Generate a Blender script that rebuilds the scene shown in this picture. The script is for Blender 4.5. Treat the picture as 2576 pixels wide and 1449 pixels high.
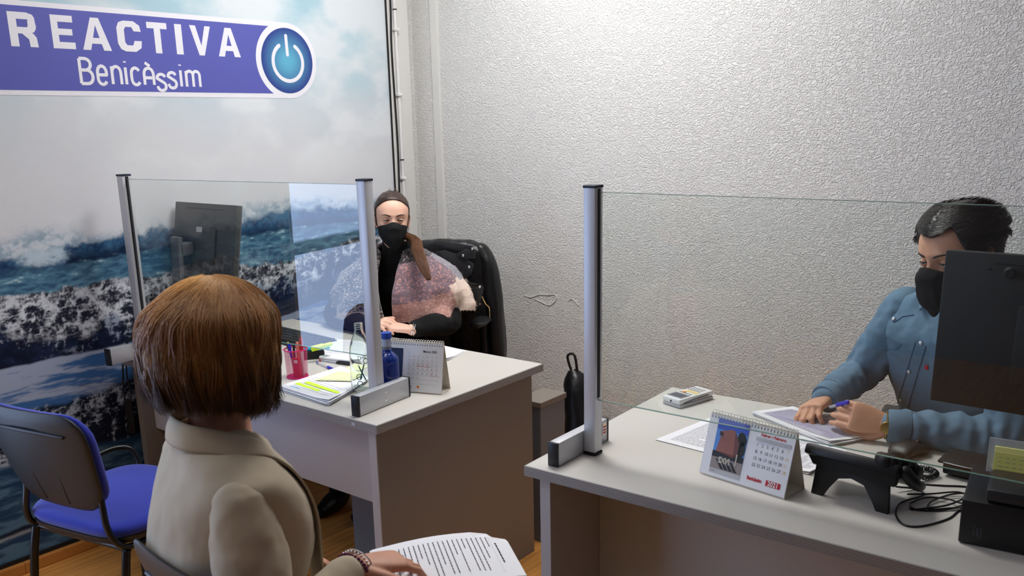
import bpy, bmesh, math, random
import numpy as np
from mathutils import Vector as V, Matrix as M4, noise as NZ
from mathutils.bvhtree import BVHTree
PI = math.pi
rnd = random.Random(7)
for o in list(bpy.data.objects): bpy.data.objects.remove(o)
S = bpy.context.scene
C = S.collection
# ------------------------------------------------------------------ camera
FPX, CYO, PITCH, ROLL, YAW, HC = 2244.3, 139.1, .2419, -.0219, .6823, 1.5917
O = V((0, 0, HC))
FW = V((-math.sin(YAW)*math.cos(PITCH), math.cos(YAW)*math.cos(PITCH), -math.sin(PITCH)))
_r = V((math.cos(YAW), math.sin(YAW), 0)); _u = _r.cross(FW)
RT = math.cos(ROLL)*_r + math.sin(ROLL)*_u
UP = math.cos(ROLL)*_u - math.sin(ROLL)*_r
cam = bpy.data.objects.new('camera', bpy.data.cameras.new('camera')); C.objects.link(cam)
m = M4.Identity(4)
for i in range(3):
    m[i][0], m[i][1], m[i][2], m[i][3] = RT[i], UP[i], -FW[i], O[i]
cam.matrix_world = m
cam.data.sensor_width = 36; cam.data.lens = FPX/2576*36
cam.data.shift_y = CYO/2576
cam.data.clip_start = .05
cam.data.dof.use_dof = True; cam.data.dof.focus_distance = 2.75; cam.data.dof.aperture_fstop = 6.3
S.camera = cam
# ------------------------------------------------------------------ light
S.view_settings.view_transform = 'Standard'; S.view_settings.look = 'None'
S.view_settings.gamma = 1; S.view_settings.use_curve_mapping = False
S.view_settings.exposure = 0.36
wd = bpy.data.worlds.new('world'); S.world = wd; wd.use_nodes = True
wd.node_tree.nodes['Background'].inputs[0].default_value = (.55, .7, 1, 1)
wd.node_tree.nodes['Background'].inputs[1].default_value = 1.0
CEIL_LIGHTS = [(-2.05, 2.45, 16.0), (-2.3, 0.0, 4.0), (.6, 2.3, .3), (.9, -.3, .3)]
LCOL = (1.0, .985, .965)
WIN_E = 3.4

# ------------------------------------------------------------------ helpers
def ray(x, y): return RT*((x-1288)/FPX) - UP*((y-724.5-CYO)/FPX) + FW
def on(x, y, ax, v):
    d = ray(x, y); return O + d*((v-O[ax])/d[ax])
def tb(x, y, z=.74): return on(x, y, 2, z)
def dp(x, y, t): return O + ray(x, y)*t

def tag(o, label=None, cat=None, group=None, kind=None):
    if label: o['label'] = label
    if cat: o['category'] = cat
    if group: o['group'] = group
    if kind: o['kind'] = kind
    return o
def thing(name, label, cat, loc=(0, 0, 0), rz=0, group=None, rot=None):
    o = bpy.data.objects.new(name, None); C.objects.link(o); o.empty_display_size = .05
    o.location = loc; o.rotation_euler = rot if rot else (0, 0, rz)
    tag(o, label, cat, group)
    return o
def wm(o):
    mm = M4.Translation(o.location) @ o.rotation_euler.to_matrix().to_4x4()
    return wm(o.parent) @ mm if o.parent else mm
def finish(name, me, mat, parent=None, smooth=False, world=False):
    o = bpy.data.objects.new(name, me); C.objects.link(o)
    if mat is not None:
        for q in (mat if isinstance(mat, (list, tuple)) else [mat]): me.materials.append(q)
    if parent is not None:
        if world: me.transform(wm(parent).inverted())
        o.parent = parent
    if smooth:
        me.polygons.foreach_set('use_smooth', [True]*len(me.polygons))
        if smooth != 'all':
            me.set_sharp_from_angle(angle=math.radians(smooth if smooth > 1 else 40))
    me.update()
    return o
def obj(name, bm, mat, parent=None, smooth=False, world=False):
    me = bpy.data.meshes.new(name)
    bmesh.ops.recalc_face_normals(bm, faces=bm.faces)
    bm.to_mesh(me); bm.free()
    return finish(name, me, mat, parent, smooth, world)
def nb(): return bmesh.new()
def xf(bm, verts, loc=(0, 0, 0), rot=None):
    if rot is not None: bmesh.ops.transform(bm, matrix=rot.to_4x4() if len(rot) == 3 else rot, verts=verts)
    bmesh.ops.translate(bm, vec=V(loc), verts=verts)
def rotz(a): return M4.Rotation(a, 3, 'Z')
def rotx(a): return M4.Rotation(a, 3, 'X')
def roty(a): return M4.Rotation(a, 3, 'Y')
def box(bm, c, s, bev=0, rot=None, seg=2):
    t = bmesh.new()
    bmesh.ops.create_cube(t, size=1)
    bmesh.ops.scale(t, vec=V(s), verts=t.verts)
    if bev: bmesh.ops.bevel(t, geom=t.edges[:]+t.verts[:], offset=bev, segments=seg, profile=.5, affect='EDGES')
    if rot is not None: bmesh.ops.transform(t, matrix=rot.to_4x4(), verts=t.verts)
    bmesh.ops.translate(t, vec=V(c), verts=t.verts)
    merge(bm, t); return bm
def merge(bm, t):
    me = bpy.data.meshes.new('t'); t.to_mesh(me); t.free(); bm.from_mesh(me); bpy.data.meshes.remove(me)
def prism(bm, pts, h, axis=V((0, 0, 1)), bev=0):
    """closed polygon pts (3D) extruded by h along axis"""
    t = bmesh.new()
    a = [t.verts.new(V(p)) for p in pts]; b = [t.verts.new(V(p)+axis*h) for p in pts]
    n = len(pts); t.faces.new(a[::-1]); t.faces.new(b)
    for i in range(n): t.faces.new((a[i], a[(i+1) % n], b[(i+1) % n], b[i]))
    bmesh.ops.recalc_face_normals(t, faces=t.faces)
    if bev: bmesh.ops.bevel(t, geom=t.edges[:], offset=bev, segments=2, profile=.5, affect='EDGES')
    merge(bm, t); return bm
def frame(t, hint=V((0, 0, 1))):
    t = t.normalized()
    if abs(t.dot(hint)) > .97: hint = V((1, 0, 0))
    a = hint.cross(t).normalized(); return a, t.cross(a)
def smoothpts(P, n):
    P = [V(p) for p in P]; out = []
    for i in range(len(P)-1):
        p0 = P[max(i-1, 0)]; p1 = P[i]; p2 = P[i+1]; p3 = P[min(i+2, len(P)-1)]
        for k in range(n):
            t = k/n
            out.append(.5*((2*p1)+(p2-p0)*t+(2*p0-5*p1+4*p2-p3)*t*t+(3*p1-p0-3*p2+p3)*t**3))
    out.append(P[-1]); return out
def smoothval(R, n):
    return [v.x for v in smoothpts([V((r, 0, 0)) for r in R], n)]
def tube(bm, P, r, seg=8, sm=0, cap=True, round_=False, flat=1.0, hint=V((0, 0, 1))):
    """swept tube, r scalar or list; round_ adds domed ends; flat squashes second axis"""
    R = r if isinstance(r, (list, tuple)) else [r]*len(P)
    P = [V(p) for p in P]
    if sm: R = [max(1e-4, q) for q in smoothval(R, sm)]; P = smoothpts(P, sm)
    if round_:
        t0 = (P[0]-P[1]).normalized(); t1 = (P[-1]-P[-2]).normalized()
        pre = [(P[0]+t0*R[0]*math.sin(a), R[0]*math.cos(a)) for a in (1.45, 1.1, .75, .4)]
        post = [(P[-1]+t1*R[-1]*math.sin(a), R[-1]*math.cos(a)) for a in (.4, .75, 1.1, 1.45)]
        P = [p for p, _ in pre]+P+[p for p, _ in post]; R = [q for _, q in pre]+R+[q for _, q in post]
    rings = []; a = None
    for i, p in enumerate(P):
        t = (P[min(i+1, len(P)-1)]-P[max(i-1, 0)])
        if t.length < 1e-9: t = V((0, 0, 1))
        t.normalize()
        if a is None: a, b = frame(t, hint)
        else:
            a = (a-t*a.dot(t)).normalized(); b = t.cross(a)
        rings.append([bm.verts.new(p+(a*math.cos(2*PI*k/seg)+b*math.sin(2*PI*k/seg)*flat)*R[i]) for k in range(seg)])
    for i in range(len(rings)-1):
        for k in range(seg):
            bm.faces.new((rings[i][k], rings[i][(k+1) % seg], rings[i+1][(k+1) % seg], rings[i+1][k]))
    if cap: bm.faces.new(rings[0][::-1]); bm.faces.new(rings[-1])
    return bm
def lathe(bm, prof, c=(0, 0, 0), seg=32, rot=None, sx=1, sy=1):
    t = bmesh.new(); rings = []
    for r, z in prof:
        if r < 1e-6: rings.append([t.verts.new((0, 0, z))])
        else: rings.append([t.verts.new((r*sx*math.cos(2*PI*k/seg), r*sy*math.sin(2*PI*k/seg), z)) for k in range(seg)])
    for A, B in zip(rings, rings[1:]):
        for k in range(seg):
            k2 = (k+1) % seg
            if len(A) == 1 and len(B) == 1: continue
            if len(A) == 1: t.faces.new((A[0], B[k2], B[k]))
            elif len(B) == 1: t.faces.new((A[k], A[k2], B[0]))
            else: t.faces.new((A[k], A[k2], B[k2], B[k]))
    if rot is not None: bmesh.ops.transform(t, matrix=rot.to_4x4(), verts=t.verts)
    bmesh.ops.translate(t, vec=V(c), verts=t.verts); merge(bm, t); return bm
def ball(bm, c, r, sx=1, sy=1, sz=1, rot=None, seg=20):
    t = bmesh.new(); bmesh.ops.create_uvsphere(t, u_segments=seg, v_segments=seg//2+2, radius=r)
    bmesh.ops.scale(t, vec=V((sx, sy, sz)), verts=t.verts)
    if rot is not None: bmesh.ops.transform(t, matrix=rot.to_4x4(), verts=t.verts)
    bmesh.ops.translate(t, vec=V(c), verts=t.verts); merge(bm, t); return bm
def loft(bm, rings, n=40, e=2.4):
    """rings: (center, rx, ry, ux, uy) superellipse sections, capped"""
    RR = []
    for c, rx, ry, ux, uy in rings:
        L = []
        for k in range(n):
            a = 2*PI*k/n; ca, sa = math.cos(a), math.sin(a)
            x = math.copysign(abs(ca)**(2/e), ca)*rx; y = math.copysign(abs(sa)**(2/e), sa)*ry
            L.append(bm.verts.new(V(c)+ux*x+uy*y))
        RR.append(L)
    for A, B in zip(RR, RR[1:]):
        for k in range(n): bm.faces.new((A[k], A[(k+1) % n], B[(k+1) % n], B[k]))
    bm.faces.new(RR[0][::-1]); bm.faces.new(RR[-1])
    return bm
def loftp(bm, keys, n=40, sub=5, e=2.4):
    """keys: (center, rx, ry, ux, uy); smooth interpolation"""
    cs = smoothpts([k[0] for k in keys], sub); rx = smoothval([k[1] for k in keys], sub); ry = smoothval([k[2] for k in keys], sub)
    ux = smoothpts([k[3] for k in keys], sub); uy = smoothpts([k[4] for k in keys], sub)
    return loft(bm, [(c, max(a, .002), max(b, .002), p.normalized(), q.normalized()) for c, a, b, p, q in zip(cs, rx, ry, ux, uy)], n, e)
def remesh(bm, vox, smooth=4, folds=None):
    me = bpy.data.meshes.new('r'); bmesh.ops.recalc_face_normals(bm, faces=bm.faces); bm.to_mesh(me); bm.free()
    o = bpy.data.objects.new('r', me); C.objects.link(o)
    md = o.modifiers.new('r', 'REMESH'); md.mode = 'VOXEL'; md.voxel_size = vox; md.adaptivity = 0
    if smooth:
        s = o.modifiers.new('s', 'SMOOTH'); s.iterations = smooth; s.factor = .5
    dg = bpy.context.evaluated_depsgraph_get(); dg.update()
    r = bpy.data.meshes.new_from_object(o.evaluated_get(dg))
    bpy.data.objects.remove(o); bpy.data.meshes.remove(me)
    if folds:
        nrm = [v.normal.copy() for v in r.vertices]
        for v, nn in zip(r.vertices, nrm): v.co += nn*folds(v.co, nn)
        r.update()
    return r
def bvh(me, mw=None):
    vs = [(mw @ v.co if mw else v.co.copy()) for v in me.vertices]
    return BVHTree.FromPolygons(vs, [tuple(p.vertices) for p in me.polygons])
def hit(tree, x, y, off=0.0):
    d = ray(x, y).normalized(); loc, nn, i, dist = tree.ray_cast(O, d)
    if loc is None: return None, None
    if nn.dot(d) > 0: nn = -nn
    return loc+nn*off, nn
def col(me, cols, name='col'):
    a = me.color_attributes.new(name, 'FLOAT_COLOR', 'POINT'); a.data.foreach_set('color', np.asarray(cols, dtype=np.float32).ravel())

# ------------------------------------------------------------------ materials
def sr(r, g, b):
    return tuple(((c/255)/12.92 if c/255 <= .04045 else ((c/255+.055)/1.055)**2.4) for c in (r, g, b))
def mat(name, c, rough=.5, metal=0, bump=None, var=None, attr=None, trans=0, ior=1.45, sheen=0, coat=0, spec=.5, sss=0, alpha=1):
    """bump=(scale,strength,dist[,detail]); var=(scale,amount); attr=color attribute used as base"""
    mt = bpy.data.materials.new(name); mt.use_nodes = True; nt = mt.node_tree; N = nt.nodes; L = nt.links
    p = N['Principled BSDF']; p.inputs['Base Color'].default_value = (*c, 1); p.inputs['Roughness'].default_value = rough
    p.inputs['Metallic'].default_value = metal; p.inputs['Transmission Weight'].default_value = trans; p.inputs['IOR'].default_value = ior
    p.inputs['Sheen Weight'].default_value = sheen; p.inputs['Coat Weight'].default_value = coat
    p.inputs['Specular IOR Level'].default_value = spec; p.inputs['Subsurface Weight'].default_value = sss
    if sss: p.inputs['Subsurface Radius'].default_value = (.01, .004, .002); p.inputs['Subsurface Scale'].default_value = 1
    p.inputs['Alpha'].default_value = alpha
    tc = N.new('ShaderNodeTexCoord'); base = None
    if attr:
        a = N.new('ShaderNodeAttribute'); a.attribute_name = attr; base = a.outputs['Color']; L.new(base, p.inputs['Base Color'])
    if var:
        n = N.new('ShaderNodeTexNoise'); n.inputs['Scale'].default_value = var[0]; n.inputs['Detail'].default_value = 4
        L.new(tc.outputs['Object'], n.inputs['Vector'])
        r = N.new('ShaderNodeMapRange'); r.inputs[1].default_value = .3; r.inputs[2].default_value = .7
        r.inputs[3].default_value = 1-var[1]; r.inputs[4].default_value = 1+var[1]; L.new(n.outputs['Fac'], r.inputs[0])
        x = N.new('ShaderNodeMix'); x.data_type = 'RGBA'; x.blend_type = 'MULTIPLY'; x.inputs[0].default_value = 1
        if base is not None: L.new(base, x.inputs[6])
        else: x.inputs[6].default_value = (*c, 1)
        L.new(r.outputs[0], x.inputs[7]); L.new(x.outputs[2], p.inputs['Base Color'])
    if bump:
        n = N.new('ShaderNodeTexNoise'); n.inputs['Scale'].default_value = bump[0]; n.inputs['Detail'].default_value = bump[3] if len(bump) > 3 else 3
        L.new(tc.outputs['Object'], n.inputs['Vector'])
        b = N.new('ShaderNodeBump'); b.inputs['Strength'].default_value = bump[1]; b.inputs['Distance'].default_value = bump[2]
        L.new(n.outputs['Fac'], b.inputs['Height']); L.new(b.outputs[0], p.inputs['Normal'])
    return mt
def emis(name, c, s):
    mt = bpy.data.materials.new(name); mt.use_nodes = True; nt = mt.node_tree
    nt.nodes.remove(nt.nodes['Principled BSDF']); e = nt.nodes.new('ShaderNodeEmission')
    e.inputs[0].default_value = (*c, 1); e.inputs[1].default_value = s
    nt.links.new(e.outputs[0], nt.nodes['Material Output'].inputs[0]); return mt
def sheet_glass(name, tint=(.965, .985, .975), ior=1.5, k=1.9):
    """thin clear sheet: passes light straight through, reflects by Fresnel on its front faces"""
    mt = bpy.data.materials.new(name); mt.use_nodes = True; nt = mt.node_tree; N = nt.nodes; L = nt.links
    N.remove(N['Principled BSDF']); t = N.new('ShaderNodeBsdfTransparent'); t.inputs[0].default_value = (*tint, 1)
    g = N.new('ShaderNodeBsdfGlossy'); g.inputs['Roughness'].default_value = 0.0; g.inputs['Color'].default_value = (1, 1, 1, 1)
    f = N.new('ShaderNodeFresnel'); f.inputs[0].default_value = ior; ge = N.new('ShaderNodeNewGeometry')
    a = N.new('ShaderNodeMath'); a.operation = 'SUBTRACT'; a.inputs[0].default_value = 1; L.new(ge.outputs['Backfacing'], a.inputs[1])
    b = N.new('ShaderNodeMath'); b.operation = 'MULTIPLY'; L.new(f.outputs[0], b.inputs[0]); L.new(a.outputs[0], b.inputs[1])
    c = N.new('ShaderNodeMath'); c.operation = 'MULTIPLY'; c.inputs[1].default_value = k; c.use_clamp = True; L.new(b.outputs[0], c.inputs[0])
    mx = N.new('ShaderNodeMixShader'); L.new(c.outputs[0], mx.inputs[0]); L.new(t.outputs[0], mx.inputs[1]); L.new(g.outputs[0], mx.inputs[2])
    L.new(mx.outputs[0], N['Material Output'].inputs[0]); return mt
def stucco():
    mt = mat('stucco_white', sr(234, 233, 231), .95, spec=.1); nt = mt.node_tree; N = nt.nodes; L = nt.links; p = N['Principled BSDF']
    tc = N.new('ShaderNodeTexCoord'); mp = N.new('ShaderNodeMapping'); mp.inputs['Scale'].default_value = (1, 1, 1.25); L.new(tc.outputs['Object'], mp.inputs[0])
    dn = N.new('ShaderNodeTexNoise'); dn.inputs['Scale'].default_value = 40; L.new(mp.outputs[0], dn.inputs['Vector'])
    va = N.new('ShaderNodeVectorMath'); va.operation = 'MULTIPLY_ADD'; va.inputs[1].default_value = (.03, .03, .03); L.new(dn.outputs['Color'], va.inputs[0]); L.new(mp.outputs[0], va.inputs[2])
    n1 = N.new('ShaderNodeTexNoise'); n1.inputs['Scale'].default_value = 125; n1.inputs['Detail'].default_value = 3; n1.inputs['Roughness'].default_value = .5; L.new(va.outputs[0], n1.inputs['Vector'])
    r1 = N.new('ShaderNodeMapRange'); r1.interpolation_type = 'SMOOTHSTEP'; r1.inputs[1].default_value = .36; r1.inputs[2].default_value = .62; L.new(n1.outputs['Fac'], r1.inputs[0])
    n2 = N.new('ShaderNodeTexNoise'); n2.inputs['Scale'].default_value = 260; n2.inputs['Detail'].default_value = 2; L.new(mp.outputs[0], n2.inputs['Vector'])
    ad = N.new('ShaderNodeMath'); ad.operation = 'MULTIPLY_ADD'; ad.inputs[1].default_value = .35; L.new(n2.outputs['Fac'], ad.inputs[0]); L.new(r1.outputs[0], ad.inputs[2])
    b = N.new('ShaderNodeBump'); b.inputs['Strength'].default_value = .85; b.inputs['Distance'].default_value = .0035
    L.new(ad.outputs[0], b.inputs['Height']); L.new(b.outputs[0], p.inputs['Normal'])
    return mt
def woodfloor(name, c1, c2, axis=1, wdt=.19):
    mt = mat(name, c1, .35, spec=.4); nt = mt.node_tree; N = nt.nodes; L = nt.links; p = N['Principled BSDF']
    tc = N.new('ShaderNodeTexCoord'); mp = N.new('ShaderNodeMapping'); mp.inputs['Rotation'].default_value = (0, 0, PI/2 if axis else 0); L.new(tc.outputs['Object'], mp.inputs[0])
    br = N.new('ShaderNodeTexBrick'); br.inputs['Scale'].default_value = 1; br.inputs['Brick Width'].default_value = 1.2; br.inputs['Row Height'].default_value = wdt
    br.inputs['Mortar Size'].default_value = .0012; br.inputs['Color1'].default_value = (*c1, 1); br.inputs['Color2'].default_value = (*c2, 1); br.inputs['Mortar'].default_value = (*[q*.35 for q in c1], 1)
    L.new(mp.outputs[0], br.inputs['Vector'])
    m2 = N.new('ShaderNodeMapping'); m2.inputs['Scale'].default_value = (60, 3, 3) if axis else (3, 60, 3); L.new(tc.outputs['Object'], m2.inputs[0])
    n = N.new('ShaderNodeTexNoise'); n.inputs['Scale'].default_value = 1; n.inputs['Detail'].default_value = 5; L.new(m2.outputs[0], n.inputs['Vector'])
    r = N.new('ShaderNodeMapRange'); r.inputs[1].default_value = .3; r.inputs[2].default_value = .7; r.inputs[3].default_value = .72; r.inputs[4].default_value = 1.2; L.new(n.outputs['Fac'], r.inputs[0])
    x = N.new('ShaderNodeMix'); x.data_type = 'RGBA'; x.blend_type = 'MULTIPLY'; x.inputs[0].default_value = 1
    L.new(br.outputs['Color'], x.inputs[6]); L.new(r.outputs[0], x.inputs[7]); L.new(x.outputs[2], p.inputs['Base Color'])
    return mt
def ribbed(name, c):
    mt = mat(name, c, .5); nt = mt.node_tree; N = nt.nodes; L = nt.links; p = N['Principled BSDF']
    tc = N.new('ShaderNodeTexCoord'); w = N.new('ShaderNodeTexWave'); w.bands_direction = 'Z'; w.inputs['Scale'].default_value = 62
    L.new(tc.outputs['Object'], w.inputs['Vector']); b = N.new('ShaderNodeBump'); b.inputs['Strength'].default_value = .6; b.inputs['Distance'].default_value = .001
    L.new(w.outputs['Fac'], b.inputs['Height']); L.new(b.outputs[0], p.inputs['Normal']); return mt

K = dict(
    stucco=stucco(), plaster=mat('plaster', sr(222, 221, 218), .85, bump=(120, .15, .001)),
    greypaint=mat('grey_paint', sr(120, 118, 116), .9), ceiling=mat('ceiling_paint', sr(232, 231, 228), .9), floor=woodfloor('floor_wood', sr(214, 152, 82), sr(200, 138, 70)),
    trimwood=woodfloor('trim_wood', sr(190, 128, 62), sr(186, 122, 58), 1, .5),
    desk=mat('desk_laminate', sr(206, 202, 195), .42, var=(300, .02)), deskside_shaded=mat('desk_side_shaded', sr(132, 123, 114), .5),  # side panels: same laminate, its colour darkened to carry their shade
    edge=ribbed('desk_edge', sr(150, 147, 145)), panel=mat('desk_panel', sr(184, 180, 180), .5), pedestal=mat('pedestal_grey', sr(120, 124, 132), .5),
    alu=mat('brushed_aluminium', sr(205, 206, 210), .38, .85, bump=(400, .05, .0005)), alu_w=mat('anodised_silver', sr(200, 201, 206), .42, .35),
    blackplastic=mat('black_plastic', sr(24, 24, 26), .42), blackmatte=mat('black_matte', sr(16, 16, 17), .65), darkslot=mat('dark_slot', sr(10, 12, 20), .7),
    navycap=mat('navy_cap', sr(22, 30, 52), .5), glass=sheet_glass('screen_glass'), glassedge=mat('glass_edge', sr(120, 160, 150), .2, trans=.3),
    monl=mat('monitor_grey_back', sr(58, 60, 60), .45, bump=(500, .1, .0004)), mon=mat('monitor_back', sr(17, 17, 18), .6, bump=(500, .1, .0004)), monside=mat('monitor_grey', sr(96, 98, 102), .4, .3), screen=mat('screen_panel', sr(10, 11, 14), .15),
    blue=mat('blue_upholstery', sr(30, 48, 165), .85, bump=(900, .35, .0008), sheen=.3), chairblack=mat('chair_shell', sr(34, 35, 38), .42, bump=(350, .15, .0005)),
    blackmetal=mat('black_metal', sr(16, 17, 20), .3), chrome=mat('chrome', (.85, .85, .87), .12, 1), gold=mat('gold', (.75, .52, .2), .25, 1),
    paper=mat('paper', sr(240, 240, 244), .7), ink=mat('ink', sr(95, 95, 105), .8), inkblack=mat('ink_black', sr(40, 40, 46), .8), inkred=mat('ink_red', sr(196, 44, 56), .7),
    inkpale=mat('ink_pale', sr(170, 172, 178), .8), inkyellow=mat('ink_gold', sr(232, 205, 140), .8), lilac=mat('ink_lilac', sr(190, 184, 214), .8),
    hilite=mat('highlighter_green', sr(205, 246, 60), .7), hicyan=mat('highlighter_cyan', sr(120, 200, 240), .7),
    sticky=mat('sticky_yellow', sr(252, 248, 160), .7), stickypale=mat('sticky_pale', sr(238, 240, 190), .7),
    neon=mat('neon_yellow', sr(222, 255, 20), .35), cyan=mat('cyan_plastic', sr(60, 190, 225), .35), red=mat('red_plastic', sr(206, 36, 42), .35), salmon=mat('salmon_plastic', sr(242, 130, 110), .4),
    bluepen=mat('blue_plastic', sr(40, 40, 190), .3), clearpl=mat('clear_plastic', (.85, .87, .95), .15, trans=.7, ior=1.2), yellowp=mat('pencil_yellow', sr(228, 190, 40), .45),
    magenta=mat('magenta_mesh_metal', sr(205, 30, 110), .35, .2), white=mat('white_plastic', sr(232, 232, 232), .4), lightgrey=mat('light_grey_plastic', sr(190, 190, 192), .45),
    clearglass=mat('bottle_glass', (.93, .98, .97), .02, trans=1, ior=1.2), gel=mat('gel_bottle', (.8, .88, .95), .08, trans=.85, ior=1.25),
    blueglass=mat('blue_glass', (.02, .12, .85), .06, trans=.8, ior=1.4, coat=.5), bluecap=mat('blue_cap', sr(28, 70, 170), .35), greenprint=mat('green_print', sr(60, 110, 105), .6),
    label=mat('pale_label', sr(170, 180, 205), .4), skinW=mat('skin_fair', sr(240, 192, 168), .48, sss=.12, var=(25, .04)), skinM=mat('skin_warm', sr(208, 156, 128), .5, sss=.12, var=(25, .06), bump=(300, .1, .0005)),
    skinF=mat('skin_rosy', sr(214, 158, 132), .48, sss=.12, var=(30, .06), bump=(300, .08, .0005)),
    eyewhite=mat('eye_white', sr(205, 196, 190), .3, spec=.3), iris=mat('iris', sr(34, 22, 15), .7, spec=.05), pupil=mat('pupil', (.005, .005, .005), .1), brow=mat('brow', sr(70, 48, 36), .8), browM=mat('brow_dark', sr(60, 44, 34), .8),
    hair=mat('hair', (1, 1, 1), .42, attr='col', spec=.6), knit=mat('black_knit', sr(14, 14, 16), .95, bump=(500, .4, .001)), maskblack=mat('mask_black', sr(22, 22, 24), .8, bump=(600, .2, .0005), spec=.25),
    leather=mat('black_leather', sr(20, 20, 22), .33, bump=(45, .5, .004, 5)), denim=mat('denim', sr(98, 126, 148), .85, bump=(900, .25, .0006), var=(9, .13)),
    denimd=mat('denim_seam', sr(66, 96, 124), .85), snap=mat('pearl_snap', sr(220, 222, 224), .2, .2), tee=mat('white_tee', sr(226, 230, 230), .85),
    blazer=mat('beige_blazer', sr(190, 176, 152), .85, bump=(700, .25, .0006), var=(6, .04), sheen=.15), blouse=mat('blouse', sr(206, 214, 206), .8), trousers=mat('dark_trousers', sr(28, 30, 38), .9),
    maskblue=mat('mask_pale_blue', sr(150, 170, 186), .8), silver=mat('silver', (.8, .8, .82), .2, 1), purple=mat('purple_bead', sr(110, 40, 80), .5),
    cardboard=mat('calendar_card', sr(226, 218, 204), .7), calwhite=mat('calendar_white', sr(236, 236, 240), .55),
)

# ------------------------------------------------------------------ big fixed numbers
MX, WY = -3.355, 3.405            # mural plane, back wall plane
RX, FY, CZ = 3.0, -2.6, 2.95
TZ = .74
DA, D1 = V((-1.8775, 1.6723, 0)), .0138       # desk 1 front right corner, rotation
DD, D2 = V((-1.3324, 1.6793, 0)), .0385       # desk 2 front left corner, rotation
DW, L1 = .829, 1.43
# ------------------------------------------------------------------ room shell
def struct(name, bm, mt, **k):
    o = obj(name, bm, mt, **k); o['kind'] = 'structure'; return o
b = nb(); box(b, ((MX+RX)/2, (FY+WY)/2, -.05), (RX-MX+.3, WY-FY+.3, .1)); struct('floor', b, K['floor'])
b = nb(); box(b, ((MX+RX)/2, (FY+WY)/2, CZ+.05), (RX-MX+.3, WY-FY+.3, .1)); struct('ceiling', b, K['ceiling'])
b = nb(); box(b, ((MX+RX)/2, WY+.05, CZ/2), (RX-MX+.2, .1, CZ)); WB = struct('wall_back', b, K['stucco'])
b = nb(); box(b, (RX+.05, (FY+WY)/2, CZ/2), (.1, WY-FY, CZ)); struct('wall_right', b, K['greypaint'])
b = nb(); box(b, ((MX+RX)/2, FY-.05, CZ/2), (RX-MX+.2, .1, CZ)); struct('wall_front', b, K['greypaint'])
LWX = MX-.02
w0, w1, wz0, wz1 = -1.35, .57, .16, 2.35      # window opening in the left wall
b = nb()
box(b, (LWX-.06, (w1+WY)/2, CZ/2), (.12, WY-w1, CZ)); box(b, (LWX-.06, (w0+FY)/2, CZ/2), (.12, w0-FY, CZ))
box(b, (LWX-.06, (w0+w1)/2, wz0/2), (.12, w1-w0, wz0)); box(b, (LWX-.06, (w0+w1)/2, (wz1+CZ)/2), (.12, w1-w0, CZ-wz1))
struct('wall_left', b, K['stucco'])
b = nb()
for yy in (w0+.02, -.4, w1-.0): box(b, (LWX-.04, yy, (wz0+wz1)/2), (.05, .04, wz1-wz0), .004)
for zz in (wz0+.02, 1.003, wz1-.02): box(b, (LWX-.04, (w0+w1)/2, zz), (.05, w1-w0, .064 if zz == 1.003 else .04), .004)
wn = struct('window_1', b, K['alu_w'])
b = nb(); box(b, (LWX-.075, (w0+w1)/2, (wz0+wz1)/2), (.006, w1-w0-.04, wz1-wz0-.04)); obj('daylit_pane', b, emis('daylight', (.50, .66, 1.0), WIN_E), wn)
b = nb(); box(b, ((MX+RX)/2, WY-.008, .05), (RX-MX, .016, .10), .003); struct('baseboard_back', b, K['trimwood'])
b = nb(); box(b, (MX+.004, (w1+WY)/2, .022), (.045, WY-w1-.02, .044), .004); struct('baseboard_left', b, K['trimwood'])
# smooth plaster corner strip, vertical trim strip on the stucco
b = nb(); box(b, (-3.215, WY-.004, CZ/2), (.05, .014, CZ), .003); struct('trim_1', b, K['plaster'])
b = nb(); box(b, (MX+.004, 3.28, CZ/2), (.012, .14, CZ), .002); struct('trim_2', b, K['plaster'])
# flaking plaster line on the back wall
b = nb()
for seg in ([(1318, 742), (1335, 748), (1358, 741), (1380, 742), (1396, 741), (1400, 752)], [(1345, 752), (1362, 760), (1380, 768), (1392, 762), (1402, 750)], [(1430, 757), (1440, 752), (1455, 768)]):
    tube(b, [on(x, y, 1, WY-.001) for x, y in seg], .0022, 5, sm=3)
obj('plaster_crack', b, K['plaster'], WB)

# ceiling lights
b0 = None
lights = []
for i, (x, y, e) in enumerate(CEIL_LIGHTS):
    t = thing('ceiling_light', ['flush fluorescent ceiling panel above the gap between the two desks, nearest the stucco wall', 'flush fluorescent ceiling panel by the left window, behind the viewer',
        'flush fluorescent ceiling panel above the right-hand desk', 'flush fluorescent ceiling panel at the rear right of the office'][i], 'ceiling light', (x, y, CZ-.0), 0, 'fluorescent ceiling panels')
    b = nb()
    for sx, sy, lx, ly in ((0, .315, 1.24, .02), (0, -.315, 1.24, .02), (.615, 0, .02, .62), (-.615, 0, .02, .62)): box(b, (sx, sy, -.02), (lx, ly, .04), .003)
    obj('frame', b, K['white'], t)
    b = nb(); box(b, (0, 0, -.018), (1.2, .6, .02)); obj('diffuser', b, emis('tube_light_%d' % i, LCOL, e), t)

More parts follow.
